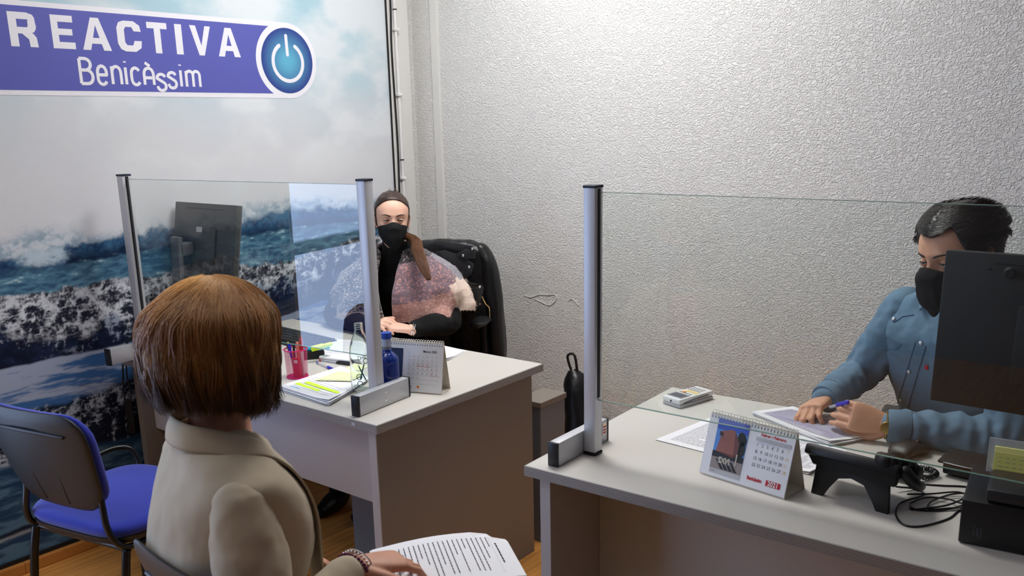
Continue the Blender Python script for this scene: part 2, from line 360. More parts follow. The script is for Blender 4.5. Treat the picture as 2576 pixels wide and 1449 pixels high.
# ------------------------------------------------------------------ mural
def vnoise(x, y, seed):
    xi = np.floor(x).astype(np.int64); yi = np.floor(y).astype(np.int64); fx = x-xi; fy = y-yi
    fx = fx*fx*(3-2*fx); fy = fy*fy*(3-2*fy)
    def h(a, b):
        n = (a*374761393+b*668265263+seed*974711) & 0x7fffffff
        n = ((n ^ (n >> 13))*1274126177) & 0x7fffffff
        return ((n ^ (n >> 16)) & 0xffff)/65535.
    return (h(xi, yi)*(1-fx)+h(xi+1, yi)*fx)*(1-fy)+(h(xi, yi+1)*(1-fx)+h(xi+1, yi+1)*fx)*fy
def fbm(x, y, sc, oct=4, seed=1, g=.5):
    v = 0; a = 1; s = 0
    for k in range(oct): v = v+a*vnoise(x*sc*2**k, y*sc*2**k, seed+k); s += a; a *= g
    return v/s
def rfbm(x, y, sc, oct=4, seed=1, g=.6):
    v = 0; a = 1; s = 0
    for k in range(oct): v = v+a*(1-np.abs(2*vnoise(x*sc*2.1**k, y*sc*2.1**k, seed+k)-1))**2; s += a; a *= g
    return v/s
def ss(a, b, x): t = np.clip((x-a)/(b-a), 0, 1); return t*t*(3-2*t)
def lerp(a, b, t): return a*(1-t[..., None])+b*t[..., None]
def mural():
    y0, y1, z0, z1 = .62, 3.205, .045, 2.75
    st = .0036; ny = int((y1-y0)/st); nz = int((z1-z0)/st)
    Y, Z = np.meshgrid(np.linspace(y0, y1, ny), np.linspace(z0, z1, nz))
    def cur(pts): a = np.array(pts); return np.interp(Y, a[:, 0], a[:, 1])
    c = lambda *a: np.array(sr(*a))
    # sky
    n1 = fbm(Y, Z*1.3, 1.6, 5, 3); n2 = fbm(Y+7, Z*1.6, 3.5, 5, 9)
    sky = lerp(c(216, 217, 222), c(166, 200, 214), ss(1.45, 2.35, Z+(n1-.5)*.7))
    cl = ss(.50, .68, n2*.6+n1*.4+.12*ss(2.5, 3.0, Y)*ss(1.7, 2.0, Z))
    sky = lerp(sky, c(226, 230, 234), cl*.8)
    sky = lerp(sky, c(218, 220, 226), ss(1.55, 1.3, Z)*.7)
    img = sky
    f1 = fbm(Y, Z, 9, 5, 21); f2 = fbm(Y, Z*1.2, 34, 4, 33, .68); f3 = fbm(Y*.6, Z*2.2, 40, 4, 51, .6); big = fbm(Y, Z, 4, 4, 71)
    # wave 1
    rg = rfbm(Y+(f1-.5)*.08, Z*1.1+(f2-.5)*.02, 16, 5, 201, .72); rg2 = rfbm(Y, Z*1.4, 42, 3, 211, .8)
    a = cur([(.6, 1.2), (1.30, 1.224), (1.44, 1.262), (1.59, 1.255), (1.78, 1.19), (1.956, 1.23), (2.18, 1.25), (2.49, 1.262), (2.78, 1.235), (3.3, 1.21)])+(f1-.5)*.13+(f2-.5)*.05
    t = ss(.03, -.02, Z-a)
    dark = cur([(.6, 1.15), (1.29, 1.172), (1.42, 1.14), (1.52, 1.20), (1.9, 1.215), (1.99, 1.23), (2.35, 1.2), (2.48, 1.214), (2.95, 1.20), (3.3, 1.19)])+(f1-.5)*.11+(f2-.5)*.05
    img = lerp(img, lerp(c(150, 172, 190), c(206, 214, 222), ss(.35, .65, f2)), t)
    w1 = lerp(c(26, 56, 92), c(66, 112, 148), ss(.4, .72, f2*.6+big*.4))
    w1 = lerp(w1, c(14, 34, 64), ss(.035, .085, dark-Z)); img = lerp(img, w1, ss(.014, -.018, Z-dark))
    # foam splash on wave 1
    sp = np.exp(-((Y-1.44)/.10)**2-((Z-1.155)/.04)**2)
    img = lerp(img, c(186, 206, 220), ss(.25, .8, sp*(.25+rg*.9+rg2*.5)))
    # calm sea
    wb = cur([(.6, 1.13), (1.286, 1.128), (1.52, 1.118), (1.93, 1.138), (2.35, 1.141), (2.56, 1.15), (3.3, 1.13)])+(f3-.5)*.02
    sea = lerp(c(48, 86, 118), c(100, 146, 170), ss(.35, .75, f3*.75+big*.25))
    sea = lerp(sea, c(30, 60, 88), ss(.0, .05, Z-(wb-.045))*.6)
    sea = lerp(sea, c(170, 196, 204), ss(.72, .8, f3)*.9)
    img = lerp(img, sea, ss(.006, -.006, Z-wb))
    # wave 2 crest with rocks of dark water and foam
    w2 = cur([(.6, 1.06), (1.27, 1.038), (1.48, 1.027), (1.76, 1.03), (1.95, 1.019), (2.46, 1.005), (2.75, 1.03), (2.94, 1.05), (3.3, 1.06)])+(f1-.5)*.07+(f2-.5)*.03
    fb = cur([(.6, .92), (1.25, .905), (1.45, .86), (1.74, .85), (2.32, .882), (2.68, .93), (2.94, .975), (3.3, .99)])+(f1-.5)*.16
    fo = ss(.40, .66, rg*.62+rg2*.26+fbm(Y, Z*1.5, 7, 3, 93)*.2+.28*(f1-.5)-.10*ss(.0, -.10, Z-w2)*ss(.5, .62, big))
    foam = lerp(c(26, 30, 48), c(216, 222, 230), fo)
    topd = ss(-.05, -.0, Z-w2)*ss(.45, .6, f1)
    foam = lerp(foam, c(58, 54, 62), topd*.7*(1-fo*.6))
    img = lerp(img, foam, ss(.006, -.006, Z-w2))
    dk = lerp(c(14, 20, 42), c(30, 44, 76), ss(.4, .7, f1*.5+f2*.5)); fk = ss(.50, .66, rg*.5+rg2*.4+(f1-.5)*.6)
    dk = lerp(dk, c(170, 182, 200), fk*.8*ss(.0, .12, Z-(fb-.14)))
    img = lerp(img, dk, ss(.02, -.02, Z-fb))
    # foamy sheet of water with blue streaks
    sb = cur([(.6, .775), (1.23, .778), (1.52, .775), (1.73, .780), (2.43, .752), (2.92, .80), (3.3, .82)])+(f1-.5)*.02
    f4 = fbm(Y*.35+Z*.5, Z*2.6, 14, 5, 121, .6)
    sh = lerp(c(164, 176, 200), c(60, 104, 158), ss(.44, .62, f4)); sh = lerp(sh, c(46, 56, 78), ss(.60, .72, fbm(Y*.4+Z*.6+3, Z*2.4, 12, 4, 141, .6))*ss(.72, .6, Z))
    img = lerp(img, sh, ss(.004, -.004, Z-sb))
    # wave 3
    s3 = cur([(.6, .60), (1.2, .585), (1.41, .60), (1.70, .64), (2.3, .66), (3.3, .66)])+(f1-.5)*.12
    w3 = lerp(c(18, 26, 44), c(176, 186, 200), ss(.40, .62, rg*.6+rg2*.3+(f1-.5)*.5)); img = lerp(img, w3, ss(.02, -.02, Z-s3))
    e3 = cur([(.6, .40), (1.18, .415), (1.4, .43), (1.68, .40), (3.3, .42)])+(f1-.5)*.05
    lw = lerp(c(36, 64, 96), c(84, 118, 146), ss(.35, .7, fbm(Y*.5, Z*2.5, 22, 4, 161, .6)))
    lw = lerp(lw, c(16, 18, 28), np.exp(-((Z-(.160+(f1-.5)*.03))/.009)**2)*.9); lw = lerp(lw, c(200, 196, 190), np.exp(-((Z-(.145+(f1-.5)*.03))/.006)**2)*.5)
    img = lerp(img, lw, ss(.01, -.01, Z-e3))
    img = np.clip(img, 0, 1)
    co = np.stack([np.full_like(Y, MX), Y, Z], -1).reshape(-1, 3)
    me = bpy.data.meshes.new('printed_sea'); me.vertices.add(len(co)); me.vertices.foreach_set('co', co.astype(np.float32).ravel())
    i = np.arange(ny*nz).reshape(nz, ny); q = np.stack([i[:-1, :-1], i[:-1, 1:], i[1:, 1:], i[1:, :-1]], -1).reshape(-1, 4)
    me.loops.add(q.size); me.loops.foreach_set('vertex_index', q.ravel().astype(np.int32)); me.polygons.add(len(q))
    me.polygons.foreach_set('loop_start', np.arange(0, q.size, 4, dtype=np.int32)); me.polygons.foreach_set('loop_total', np.full(len(q), 4, dtype=np.int32))
    me.update(calc_edges=True)
    rgba = np.concatenate([img.reshape(-1, 3), np.ones((ny*nz, 1))], 1); col(me, rgba)
    return me, (y0, y1, z0, z1)
MU = thing('wall_mural', 'large printed mural of breaking sea waves with a blue sign across its sky', 'mural', (MX, 1.9, .045))
K['print'] = mat('mural_print', (1, 1, 1), .5, attr='col', spec=.25)
mme, (y0, y1, z0, z1) = mural()
finish('printed_sea', mme, K['print'], MU, world=True)
b = nb()
box(b, (MX-.009, (y0+y1)/2, (z0+z1)/2), (.016, y1-y0, z1-z0)); box(b, (MX-.004, y1+.006, (z0+z1)/2), (.026, .012, z1-z0)); box(b, (MX-.004, (y0+y1)/2, z0+.006), (.026, y1-y0, .016))
obj('backing_board', b, K['blackmatte'], MU, world=True)

# sign on the mural; s=(along y), z up, drawn as thin printed film
def film(name, polys, mt, x, parent, th=.0006):
    b = nb()
    for i, P in enumerate(polys): prism(b, [(x, p[0], p[1]) for p in P], th+(i % 9)*.00006, V((1, 0, 0)))
    return obj(name, b, mt, parent, world=True)
def arc(cy, cz, r, a0, a1, n=24): return [(cy+r*math.cos(a0+(a1-a0)*i/n), cz+r*math.sin(a0+(a1-a0)*i/n)) for i in range(n+1)]
K['signblue'] = mat('sign_blue', sr(88, 92, 176), .5); K['signwhite'] = mat('sign_white', sr(232, 232, 240), .5)
def radial(name, cy, cz, r, cin, cout):
    mt = mat(name, cin, .45); nt = mt.node_tree; N = nt.nodes; L = nt.links
    ge = N.new('ShaderNodeNewGeometry'); d = N.new('ShaderNodeVectorMath'); d.operation = 'DISTANCE'; d.inputs[1].default_value = (MX, cy, cz); L.new(ge.outputs['Position'], d.inputs[0])
    mr = N.new('ShaderNodeMapRange'); mr.inputs[2].default_value = r; L.new(d.outputs['Value'], mr.inputs[0])
    cr = N.new('ShaderNodeValToRGB'); e = cr.color_ramp.elements; e[0].position = .15; e[0].color = (*cin, 1); e[1].position = .95; e[1].color = (*cout, 1); L.new(mr.outputs[0], cr.inputs[0])
    L.new(cr.outputs[0], N['Principled BSDF'].inputs['Base Color']); return mt
cy, cz, Rr = 2.598, 1.880, .160
sg = film('sign_border', [arc(cy, cz, Rr, -PI/2, PI/2, 32)+arc(1.29, 1.880, .157, PI/2, 3*PI/2, 32)], K['signwhite'], MX+.0004, MU)
film('sign_panel', [arc(1.29, 1.880, .140, PI/2, 3*PI/2, 24)+[(2.50, 1.740)]+arc(cy, cz, .165, math.radians(-122), math.radians(-238), 20)+[(2.50, 2.020)]], K['signblue'], MX+.001, MU)
film('power_badge', [arc(cy, cz, .138, 0, 2*PI, 60)[:-1]], radial('badge_blue', cy, cz, .138, sr(92, 172, 204), sr(40, 66, 140)), MX+.0016, MU)
def ringpoly(cy, cz, r0, r1, a0, a1, n=40): return [arc(cy, cz, r1, a0+(a1-a0)*i/n, a0+(a1-a0)*(i+1)/n, 1)+arc(cy, cz, r0, a0+(a1-a0)*(i+1)/n, a0+(a1-a0)*i/n, 1) for i in range(n)]
# white power symbol
a0 = math.radians(122); a1 = math.radians(418); pc = cz-.006
pw = ringpoly(cy+.002, pc, .072, .088, a0, a1)
for a in (a0, a1): pw.append(arc(cy+.002+.08*math.cos(a), pc+.08*math.sin(a), .008, 0, 2*PI, 12)[:-1])
pw += [[(cy-.006, 1.905), (cy+.009, 1.905), (cy+.007, 1.985), (cy-.008, 1.985)]]+[arc(cy+.0015, 1.905, .0075, 0, 2*PI, 12)[:-1], arc(cy-.0005, 1.985, .0075, 0, 2*PI, 12)[:-1]]
film('power_symbol', pw, K['signwhite'], MX+.0022, MU)
# REACTIVA, wide bold letters
zb, zt = 1.885, 1.999; hh = zt-zb
def RC(p, x0, x1): return [[(x0+(x1-x0)*a, zb+hh*c) for a, c in q] for q in p]
def curved(a, n=6): return a
G = {
 'E': [[(0, 0), (.3, 0), (.3, 1), (0, 1)], [(.3, 0), (1, 0), (1, .2), (.3, .2)], [(.3, .41), (.92, .41), (.92, .6), (.3, .6)], [(.3, .8), (.98, .8), (.98, 1), (.3, 1)]],
 'A': [[(0, 0), (.27, 0), (.57, 1), (.36, 1)], [(.36, 1), (.64, 1), (1, 0), (.72, 0), (.5, .78)], [(.2, .2), (.8, .2), (.74, .38), (.26, .38)]],
 'T': [[(0, .8), (1, .8), (1, 1), (0, 1)], [(.34, 0), (.66, 0), (.66, .8), (.34, .8)]],
 'I': [[(0, 0), (1, 0), (1, 1), (0, 1)]],
 'V': [[(0, 1), (.28, 1), (.54, .22), (.62, 0), (.37, 0)], [(.37, 0), (.62, 0), (1, 1), (.73, 1), (.46, .2)]],
 'R': [[(0, 0), (.3, 0), (.3, 1), (0, 1)], [(.3, .8), (.72, .8), (.80, .97), (.7, 1), (.3, 1)], [(.72, .8), (.70, .74), (.98, .7), (.97, .86), (.9, .95), (.80, .97)], [(.70, .74), (.70, .62), (.97, .52), (1, .6), (.98, .7)],
       [(.3, .38), (.74, .38), (.9, .44), (.97, .52), (.70, .62), (.66, .57), (.3, .57)], [(.45, .38), (.74, .38), (1, .0), (.7, 0), (.68, .22)], [(.72, .40), (.86, .40), (.97, .28), (1, 0), (.7, 0), (.68, .24)]],
 'C': [[(0, .25), (.3, .3), (.3, .7), (0, .75)], [(0, .75), (.3, .7), (.38, .79), (.3, .98), (.1, .92)], [(.38, .79), (.62, .79), (.72, .98), (.3, .98)], [(.62, .79), (.7, .66), (1, .66), (.96, .85), (.72, .98)],
       [(0, .25), (.1, .08), (.3, .01), (.38, .21), (.3, .3)], [(.3, .01), (.72, .01), (.62, .21), (.38, .21)], [(.62, .21), (.72, .01), (.96, .14), (1, .36), (.7, .36)]],
}
for ch, x0, x1 in (('R', 1.436, 1.528), ('E', 1.580, 1.660), ('A', 1.686, 1.795), ('C', 1.822, 1.918), ('T', 1.944, 2.028), ('I', 2.062, 2.092), ('V', 2.128, 2.222), ('A', 2.252, 2.358)):
    film('sign_letter', RC(G[ch], x0, x1), K['signwhite'], MX+.0016, MU)
# Benicassim, drawn as round strokes
def strokes(name, L, w, x, parent, mt):
    b = nb()
    q = 0
    for P in L:
        P = [V((0, p[0], p[1])) for p in P]
        for i in range(len(P)-1):
            q += 1
            d = (P[i+1]-P[i]).normalized(); n_ = V((0, -d.z, d.y))*w/2
            prism(b, [V((x, 0, 0))+q for q in (P[i]-n_, P[i+1]-n_, P[i+1]+n_, P[i]+n_)], .0006+(q % 12)*.00006, V((1, 0, 0)))
        for p in P[1:-1]: prism(b, [(x, p.y+w/2*math.cos(a*PI/4), p.z+w/2*math.sin(a*PI/4)) for a in range(8)], .00057, V((1, 0, 0)))
    return obj(name, b, mt, parent, world=True)
def AR(cx, cz, rx, rz, a0, a1, n=8): return [(cx+rx*math.cos(math.radians(a0+(a1-a0)*i/n)), cz+rz*math.sin(math.radians(a0+(a1-a0)*i/n))) for i in range(n+1)]
def lc(ch, x, z, w, h):
    """letter strokes; x left, z baseline, w width, h height"""
    m = x+w/2
    return {'B': [[(x, z), (x, z+h)], [(x, z)]+AR(x+w*.55, z+h*.27, w*.45, h*.27, -90, 90)+[(x, z+h*.54)], AR(x+w*.45, z+h*.77, w*.45, h*.23, -90, 90)+[(x, z+h)]],
            'e': [[(x, z+h*.52), (x+w, z+h*.52)]+AR(m, z+h*.66, w/2, h*.34, 0, 180)+AR(m, z+h*.33, w/2, h*.33, 180, 330)],
            'n': [[(x, z), (x, z+h)], AR(m, z+h*.66, w/2, h*.34, 180, 0)+[(x+w, z)]],
            'i': [[(x, z), (x, z+h)], [(x, z+h*1.28), (x, z+h*1.36)]],
            'c': [AR(m, z+h*.66, w/2, h*.34, 30, 180)+AR(m, z+h*.33, w/2, h*.33, 180, 330)],
            'A': [[(x, z), (x, z+h*.6)]+AR(m, z+h*.66, w/2, h*.34, 180, 0)+[(x+w, z)], [(x, z+h*.42), (x+w, z+h*.42)], [(x+w*.2, z+h*1.32), (x+w*.7, z+h*1.12)]],
            's': [AR(m, z+h*.75, w/2, h*.25, 20, 180, 6)+AR(m, z+h*.27, w/2, h*.27, 90-20, -180, 8)],
            'm': [[(x, z), (x, z+h)], AR(x+w*.25, z+h*.75, w*.25, h*.25, 180, 0)+[(x+w*.5, z)], AR(x+w*.75, z+h*.75, w*.25, h*.25, 180, 0)+[(x+w, z)]]}[ch]
for ch, x, z, w, h in (('B', 1.664, 1.766, .045, .088), ('e', 1.728, 1.764, .034, .066), ('n', 1.784, 1.766, .034, .064), ('i', 1.838, 1.766, .0, .062), ('c', 1.860, 1.765, .034, .062), ('A', 1.912, 1.766, .038, .062),
                      ('s', 1.964, 1.745, .036, .062), ('s', 2.012, 1.755, .034, .060), ('i', 2.068, 1.762, 0, .062), ('m', 2.092, 1.762, .060, .060)):
    strokes('sign_letter', lc(ch, x, z, w, h), .0115, MX+.0016, MU, K['signwhite'])

# pipe and cable down the mural edge
pp = thing('conduit_pipe', 'thin white conduit pipe running down the corner beside the mural', 'pipe', (MX+.02, 3.252, 0))
b = nb(); tube(b, [(0, -.006, CZ), (0, 0, 1.8), (0, 0, 1.2), (0, 0, .12)], .0085, 10); obj('pipe', b, K['white'], pp, True)
for z in (2.05, 1.74, 1.33): b = nb(); box(b, (0, 0, z), (.026, .03, .014), .003); obj('pipe_clip', b, K['white'], pp)
for z in (1.42, 2.14): b = nb(); tube(b, [(0, 0, z), (0, 0, z+.006)], .0105, 10); obj('black_tie', b, K['blackmatte'], pp)
b = nb(); tube(b, [(MX+.018, 3.226, CZ), (MX+.018, 3.228, 2.2), (MX+.016, 3.222, 1.95), (MX+.018, 3.229, 1.5), (MX+.016, 3.224, 1.1), (MX+.018, 3.226, .06)], .005, 8, sm=5)
tag(obj('power_cable', b, K['blackplastic'], smooth=40), 'thin black cable running down between the mural edge and the white pipe', 'cable')

# ================================================================== FURNITURE
def desk(name, label, corner, rz, sgn, length, flip):
    """local frame: origin at the corner, x along the desk, y to the back; sgn -1 = desk extends to -x"""
    t = thing(name, label, 'desk', corner, rz)
    X = lambda a: sgn*a
    def bx(n, x0, x1, y0, y1, z0, z1, mt, bev=.001, par=None):
        b = nb(); xa, xb = X(x0), X(x1); box(b, ((xa+xb)/2, (y0+y1)/2, (z0+z1)/2), (abs(xb-xa), y1-y0, z1-z0), bev); return obj(n, b, mt, par or t)
    bx('tabletop', .002, length-.002, .002, DW-.002, TZ-.028, TZ, K['desk'])
    for n in range(1):
        b = nb(); a = X(0); c = X(length)
        box(b, ((a+c)/2, .0008, TZ-.0145), (length, .003, .0265), .0006); box(b, ((a+c)/2, DW-.0008, TZ-.0145), (length, .003, .0265), .0006)
        box(b, (a, DW/2, TZ-.0145), (.003, DW, .0265), .0006); box(b, (c, DW/2, TZ-.0145), (.003, DW, .0265), .0006)
        obj('edge_band', b, K['edge'], t)
    return t, bx
dk, bx = desk('office_desk', 'light grey office desk on the left with pen cup, bottles and screen, beside the mural', DA, D1, -1, L1, False)
bx('side_panel', .030, .062, .025, DW-.03, 0, TZ-.028, K['deskside_shaded'])
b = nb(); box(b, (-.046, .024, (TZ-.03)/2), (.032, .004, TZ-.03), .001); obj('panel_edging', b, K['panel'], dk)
bx('side_panel', L1-.062, L1-.030, .025, DW-.03, 0, TZ-.028, K['deskside_shaded'])
bx('modesty_panel', .063, L1-.063, .075, .095, .44, TZ-.029, K['panel'])
# drawer pedestal under the right end
bx('pedestal', .075, .46, .28, .80, .03, .60, K['pedestal'], .002)
for i in range(3):
    d = bx('drawer', .078, .457, .801, .817, .04+i*.187, .04+i*.187+.18, K['pedestal'], .002)
    b = nb(); box(b, (-.27, .822, .13+i*.187), (.12, .012, .012), .003); obj('drawer_handle', b, K['alu'], dk).parent = d
b = nb(); box(b, (-.098, -.0015, TZ-.015), (.017, .002, .009), .0005); obj('edge_tag', b, K['alu_w'], dk)
dk2, bx = desk('office_desk', 'light grey office desk on the right carrying the tower calendar and telephone', DD, D2, 1, 1.60, False)
bx('side_panel', .030, .062, .025, DW-.03, 0, TZ-.028, K['panel'])
bx('side_panel', 1.538, 1.57, .025, DW-.03, 0, TZ-.028, K['panel'])
bx('modesty_panel', .063, 1.537, .265, .285, .10, TZ-.029, K['desk'])
# low grey cabinet standing behind the left desk end
t = thing('low_cabinet', 'low grey cabinet behind the far right corner of the left desk', 'cabinet', (-1.985, 2.62, 0), D1)
b = nb(); box(b, (0, 0, .275), (.10, .16, .55), .003); obj('body', b, K['pedestal'], t)
b = nb(); box(b, (0, 0, .562), (.112, .17, .022), .002); obj('top', b, K['deskside_shaded'], t)
b = nb(); tube(b, [(-2.17, 3.2, 0), (-2.17, 3.2, .12), (-2.20, 3.2, .3), (-2.23, 3.2, .44), (-2.25, 3.2, .5)], [.09, .10, .08, .055, .02], 16, sm=3)
BG = thing('bag', 'slumped black bag on the floor by the stucco wall between the desks', 'bag', (-2.17, 3.2, 0))
for v in b.verts: v.co += V((NZ.noise(v.co*14), NZ.noise(v.co*14+V((5, 0, 0))), 0))*.012; v.co.z = max(v.co.z, 0)
obj('pouch', b, K['leather'], BG, 60, world=True)
b = nb(); tube(b, [(-2.25, 3.2, .48), (-2.27, 3.19, .56), (-2.23, 3.19, .57), (-2.22, 3.2, .46)], .006, 8, sm=4); obj('strap', b, K['blackmatte'], BG, True, world=True)

def pad(w0, w1, h, th, curve=0, lean=0, z0=0, e=4.0, rings=14, round_=.06, seg=56):
    """upright rounded panel: width w0 at the bottom to w1 at the top"""
    b = nb(); R = []
    for i in range(rings+1):
        s = i/rings; z = z0+h*(.5-.5*math.cos(PI*s)); q = (z-z0)/h
        w = w0+(w1-w0)*q; d = min(z-z0, z0+h-z); k = 1 if d > round_ else math.sqrt(max(0, 1-((round_-d)/round_)**2))
        w = w-round_*2*(1-k)*.9; t = th*(.25+.75*min(1, d/(th*1.2)+.05))
        R.append((V((0, lean*q, z)), w/2, t/2, V((1, 0, 0)), V((0, 1, 0))))
    loft(b, R, seg, e)
    for v in b.verts: v.co.y += curve*v.co.x**2
    return b
def visitor_chair(label, loc, rz):
    t = thing('visitor_chair', label, 'chair', loc, rz, 'blue visitor chairs with black shells')
    # seat
    b = nb(); R = []
    for i, (z, w, d) in enumerate(((.415, .36, .34), (.420, .42, .40), (.430, .445, .425), (.445, .45, .43))): R.append((V((0, 0, z)), w/2, d/2, V((1, 0, 0)), V((0, 1, 0))))
    loft(b, R, 48, 4.5); obj('seat_shell', b, K['chairblack'], t, 50)
    b = nb(); R = [(V((0, 0, z)), w/2, d/2, V((1, 0, 0)), V((0, 1, 0))) for z, w, d in ((.445, .44, .42), (.455, .452, .432), (.468, .455, .435), (.480, .44, .42), (.486, .40, .38), (.489, .30, .28), (.490, .1, .1))]
    loft(b, R, 48, 4.5); obj('seat', b, K['blue'], t, 70)
    # back
    b = pad(.35, .455, .325, .022, .45, -.095, .525, 4, round_=.085)
    for v in b.verts: v.co.y += -.215
    bk = obj('backrest', b, K['chairblack'], t, 50)
    b = pad(.335, .44, .31, .04, .45, -.092, .532, 4, round_=.085)
    for v in b.verts: v.co.y += -.190
    obj('back_cushion', b, K['blue'], t, 60)
    for P_ in ([(-.05, -.229, .55), (-.056, -.246, .61), (-.062, -.268, .70)], [(.05, -.229, .55), (.056, -.246, .61), (.062, -.268, .70)], [(-.15, -.292, .782), (0, -.308, .79), (.15, -.292, .782)]):
        b = nb(); tube(b, P_, .005, 8, sm=4, round_=True); obj('shell_rib', b, K['chairblack'], bk, 60)
    for s in (-1, 1):
        b = nb(); tube(b, [(s*.215, .205, 0), (s*.205, .19, .30), (s*.20, .17, .405)], .0125, 12, sm=4); obj('leg', b, K['blackmetal'], t, True)
        b = nb(); tube(b, [(s*.215, -.235, 0), (s*.205, -.20, .30), (s*.20, -.18, .405)], .0125, 12, sm=4); obj('leg', b, K['blackmetal'], t, True)
        b = nb(); tube(b, [(s*.20, .17, .408), (s*.20, -.12, .408), (s*.195, -.19, .425), (s*.18, -.215, .48), (s*.165, -.212, .56), (s*.165, -.215, .62)], .0115, 12, sm=5, flat=.8); obj('back_support', b, K['blackmetal'], t, True)
    for y in (.17, -.17): b = nb(); tube(b, [(-.20, y, .405), (.20, y, .405)], .011, 12); obj('crossbar', b, K['blackmetal'], t, True)
    return t
ch1 = visitor_chair('empty blue visitor chair with black plastic back, standing by the mural', (-2.622, 1.27, 0), math.radians(12))
b = nb(); tube(b, [(-.27, -.02, .50), (-.285, .10, .515), (-.28, .20, .52), (-.25, .245, .50), (-.22, .24, .43), (-.205, .19, .40)], .009, 10, sm=6); obj('side_loop', b, K['blackmetal'], ch1, True)
visitor_chair('blue visitor chair under the seated woman in the beige blazer', (-1.345, 1.035, 0), math.radians(-3))

# ---- protective desk screens
def screen(label, P1, ang, length, side, foot_c, post_w, other_foot):
    """origin at main post base; glass runs along local -x (side=-1) or +x"""
    t = thing('desk_screen', label, 'protective screen', (P1.x, P1.y, TZ), ang, 'glass protective desk screens')
    H = .698
    for i, x in enumerate((0, side*length)):
        in_ = side if i == 0 else -side
        p = nb(); box(p, (x, 0, H/2+.003), (.034, .036, H-.012), .002); po = obj('post', p, K['alu_w'], t, 30)
        p = nb(); box(p, (x+in_*.0172, 0, .151+(H-.151)/2), (.0012, .013, H-.151-.012)); obj('glazing_slot', p, K['darkslot'], po)
        p = nb(); box(p, (x, 0, H-.001), (.037, .039, .007), .0015); obj('post_cap', p, K['navycap'], po)
        p = nb(); box(p, (x, 0, .004), (.036, .038, .007), .001); obj('post_cap', p, K['blackmatte'], po)
        fs = foot_c if i == 0 else other_foot
        fx, f0, f1 = fs
        p = nb(); box(p, (x+fx, (f0+f1)/2, .033), (.028, f1-f0, .062), .0015); fo = obj('foot', p, K['alu_w'], t, 30)
        for y in (f0, f1): p = nb(); box(p, (x+fx, y, .033), (.030, .008, .064), .0015); obj('end_cap', p, K['blackplastic'], fo, 30)
        for z in (.022, .048):
            p = nb(); lathe(p, [(0, .0), (.0042, .0), (.0042, .0012), (.002, .002), (0, .001)], (x+fx+(.014 if fx > 0 else -.014), (f0+f1)/2+.004, z), 16, rot=roty(PI/2 if fx > 0 else -PI/2)); obj('screw', p, K['chrome'], fo, 30)
    b = nb(); box(b, (side*length/2, 0, .151+(.683-.151)/2), (length-.02, .006, .683-.151)); gp = obj('glass_pane', b, K['glass'], t)
    b = nb()
    box(b, (side*length/2, 0, .6832), (length-.03, .0062, .0012)); box(b, (side*length/2, 0, .1508), (length-.03, .0062, .0012))
    obj('glass_edge', b, K['glassedge'], gp)
    return t
sc1 = screen('clear glass desk screen on the left desk, in front of the woman in the shawl', V((-2.037, 1.825, 0)), .11, 1.168, -1, (.033, -.135, .105), .034, (-.033, -.135, .105))
sc2 = screen('clear glass desk screen on the right desk, in front of the man in denim', V((-1.238, 1.853, 0)), .0238, 1.168, 1, (-.033, -.135, .105), .034, (.033, -.135, .105))
# small red and yellow sticker on the right screen's foot
b = nb(); box(b, (-.0175, .085, .040), (.0012, .020, .036)); st = obj('sticker', b, K['white'], sc2)
b = nb()
for i, z in enumerate((.030, .038, .046)): box(b, (-.0168, .085, z), (.0006, .014, .004))
obj('sticker_print', b, K['inkred'], sc2).parent = st
b = nb(); box(b, (-.0168, .085, .053), (.0006, .012, .005)); obj('sticker_print', b, K['gold'], sc2).parent = st

# ---- monitors
def monitor(label, loc, rz, tilt, w, h, zc, mt, side):
    t = thing('computer_monitor', label, 'monitor', loc, rz, 'computer monitors seen from behind')
    Rm = M4.Rotation(tilt, 3, 'X')
    def pt(b, c, s, bev=.003): return box(b, V((0, 0, zc))+Rm @ V(c), s, bev, Rm)
    b = nb(); pt(b, (0, 0, 0), (w, .022, h), .004); sh = obj('back_shell', b, mt, t, 30)
    b = nb(); pt(b, (0, .012, 0), (w, .006, h), .002); obj('bezel', b, side, t, 30)
    b = nb(); pt(b, (0, .0155, .004), (w-.016, .001, h-.03), 0); obj('display_panel', b, K['screen'], t)
    b = nb(); pt(b, (0, -.014, -.02), (w*.42, .010, h*.5), .004); obj('rear_housing', b, mt, t, 30)
    b = nb(); pt(b, (0, -.0112, h/2-.022), (w*.62, .0012, .004), 0); obj('vent_slot', b, K['blackmatte'], t)
    return t, pt
m1, pt = monitor('dark computer monitor on the left desk behind the glass, seen from its back', (-3.122, 1.955, TZ), math.radians(0), math.radians(-10), .42, .315, .418, K['monl'], K['monside'])
b = nb(); box(b, (-.085, -.085, .225), (.06, .022, .45), .006, M4.Rotation(math.radians(-4), 3, 'X')); nk = obj('stand_neck', b, K['monside'], m1, 30)
b = nb(); tube(b, [(-.085+.019*math.cos(a*PI/12), -.105-.0095, .405+.019*math.sin(a*PI/12)) for a in range(25)], .0007, 5); obj('neck_ring', b, K['mon'], m1).parent = nk
b = nb(); box(b, (-.075, -.045, .40), (.05, .05, .05), .006); obj('stand_bracket', b, K['monside'], m1, 30)
b = nb(); box(b, (-.05, -.02, .006), (.22, .17, .012), .004); obj('stand_base', b, K['monside'], m1, 30)
b = nb(); pt(b, (.0, -.031, .055), (.035, .0015, .02), 0); obj('pale_sticker', b, K['lightgrey'], m1)
m2, pt = monitor('large black computer monitor on the right desk, hiding half of the man', (-.22, 2.135, TZ), math.radians(-1), math.radians(-3), .54, .345, .385, K['mon'], K['blackplastic'])
b = nb(); box(b, (0, -.06, .18), (.09, .03, .36), .006); obj('stand_neck', b, K['mon'], m2, 30)
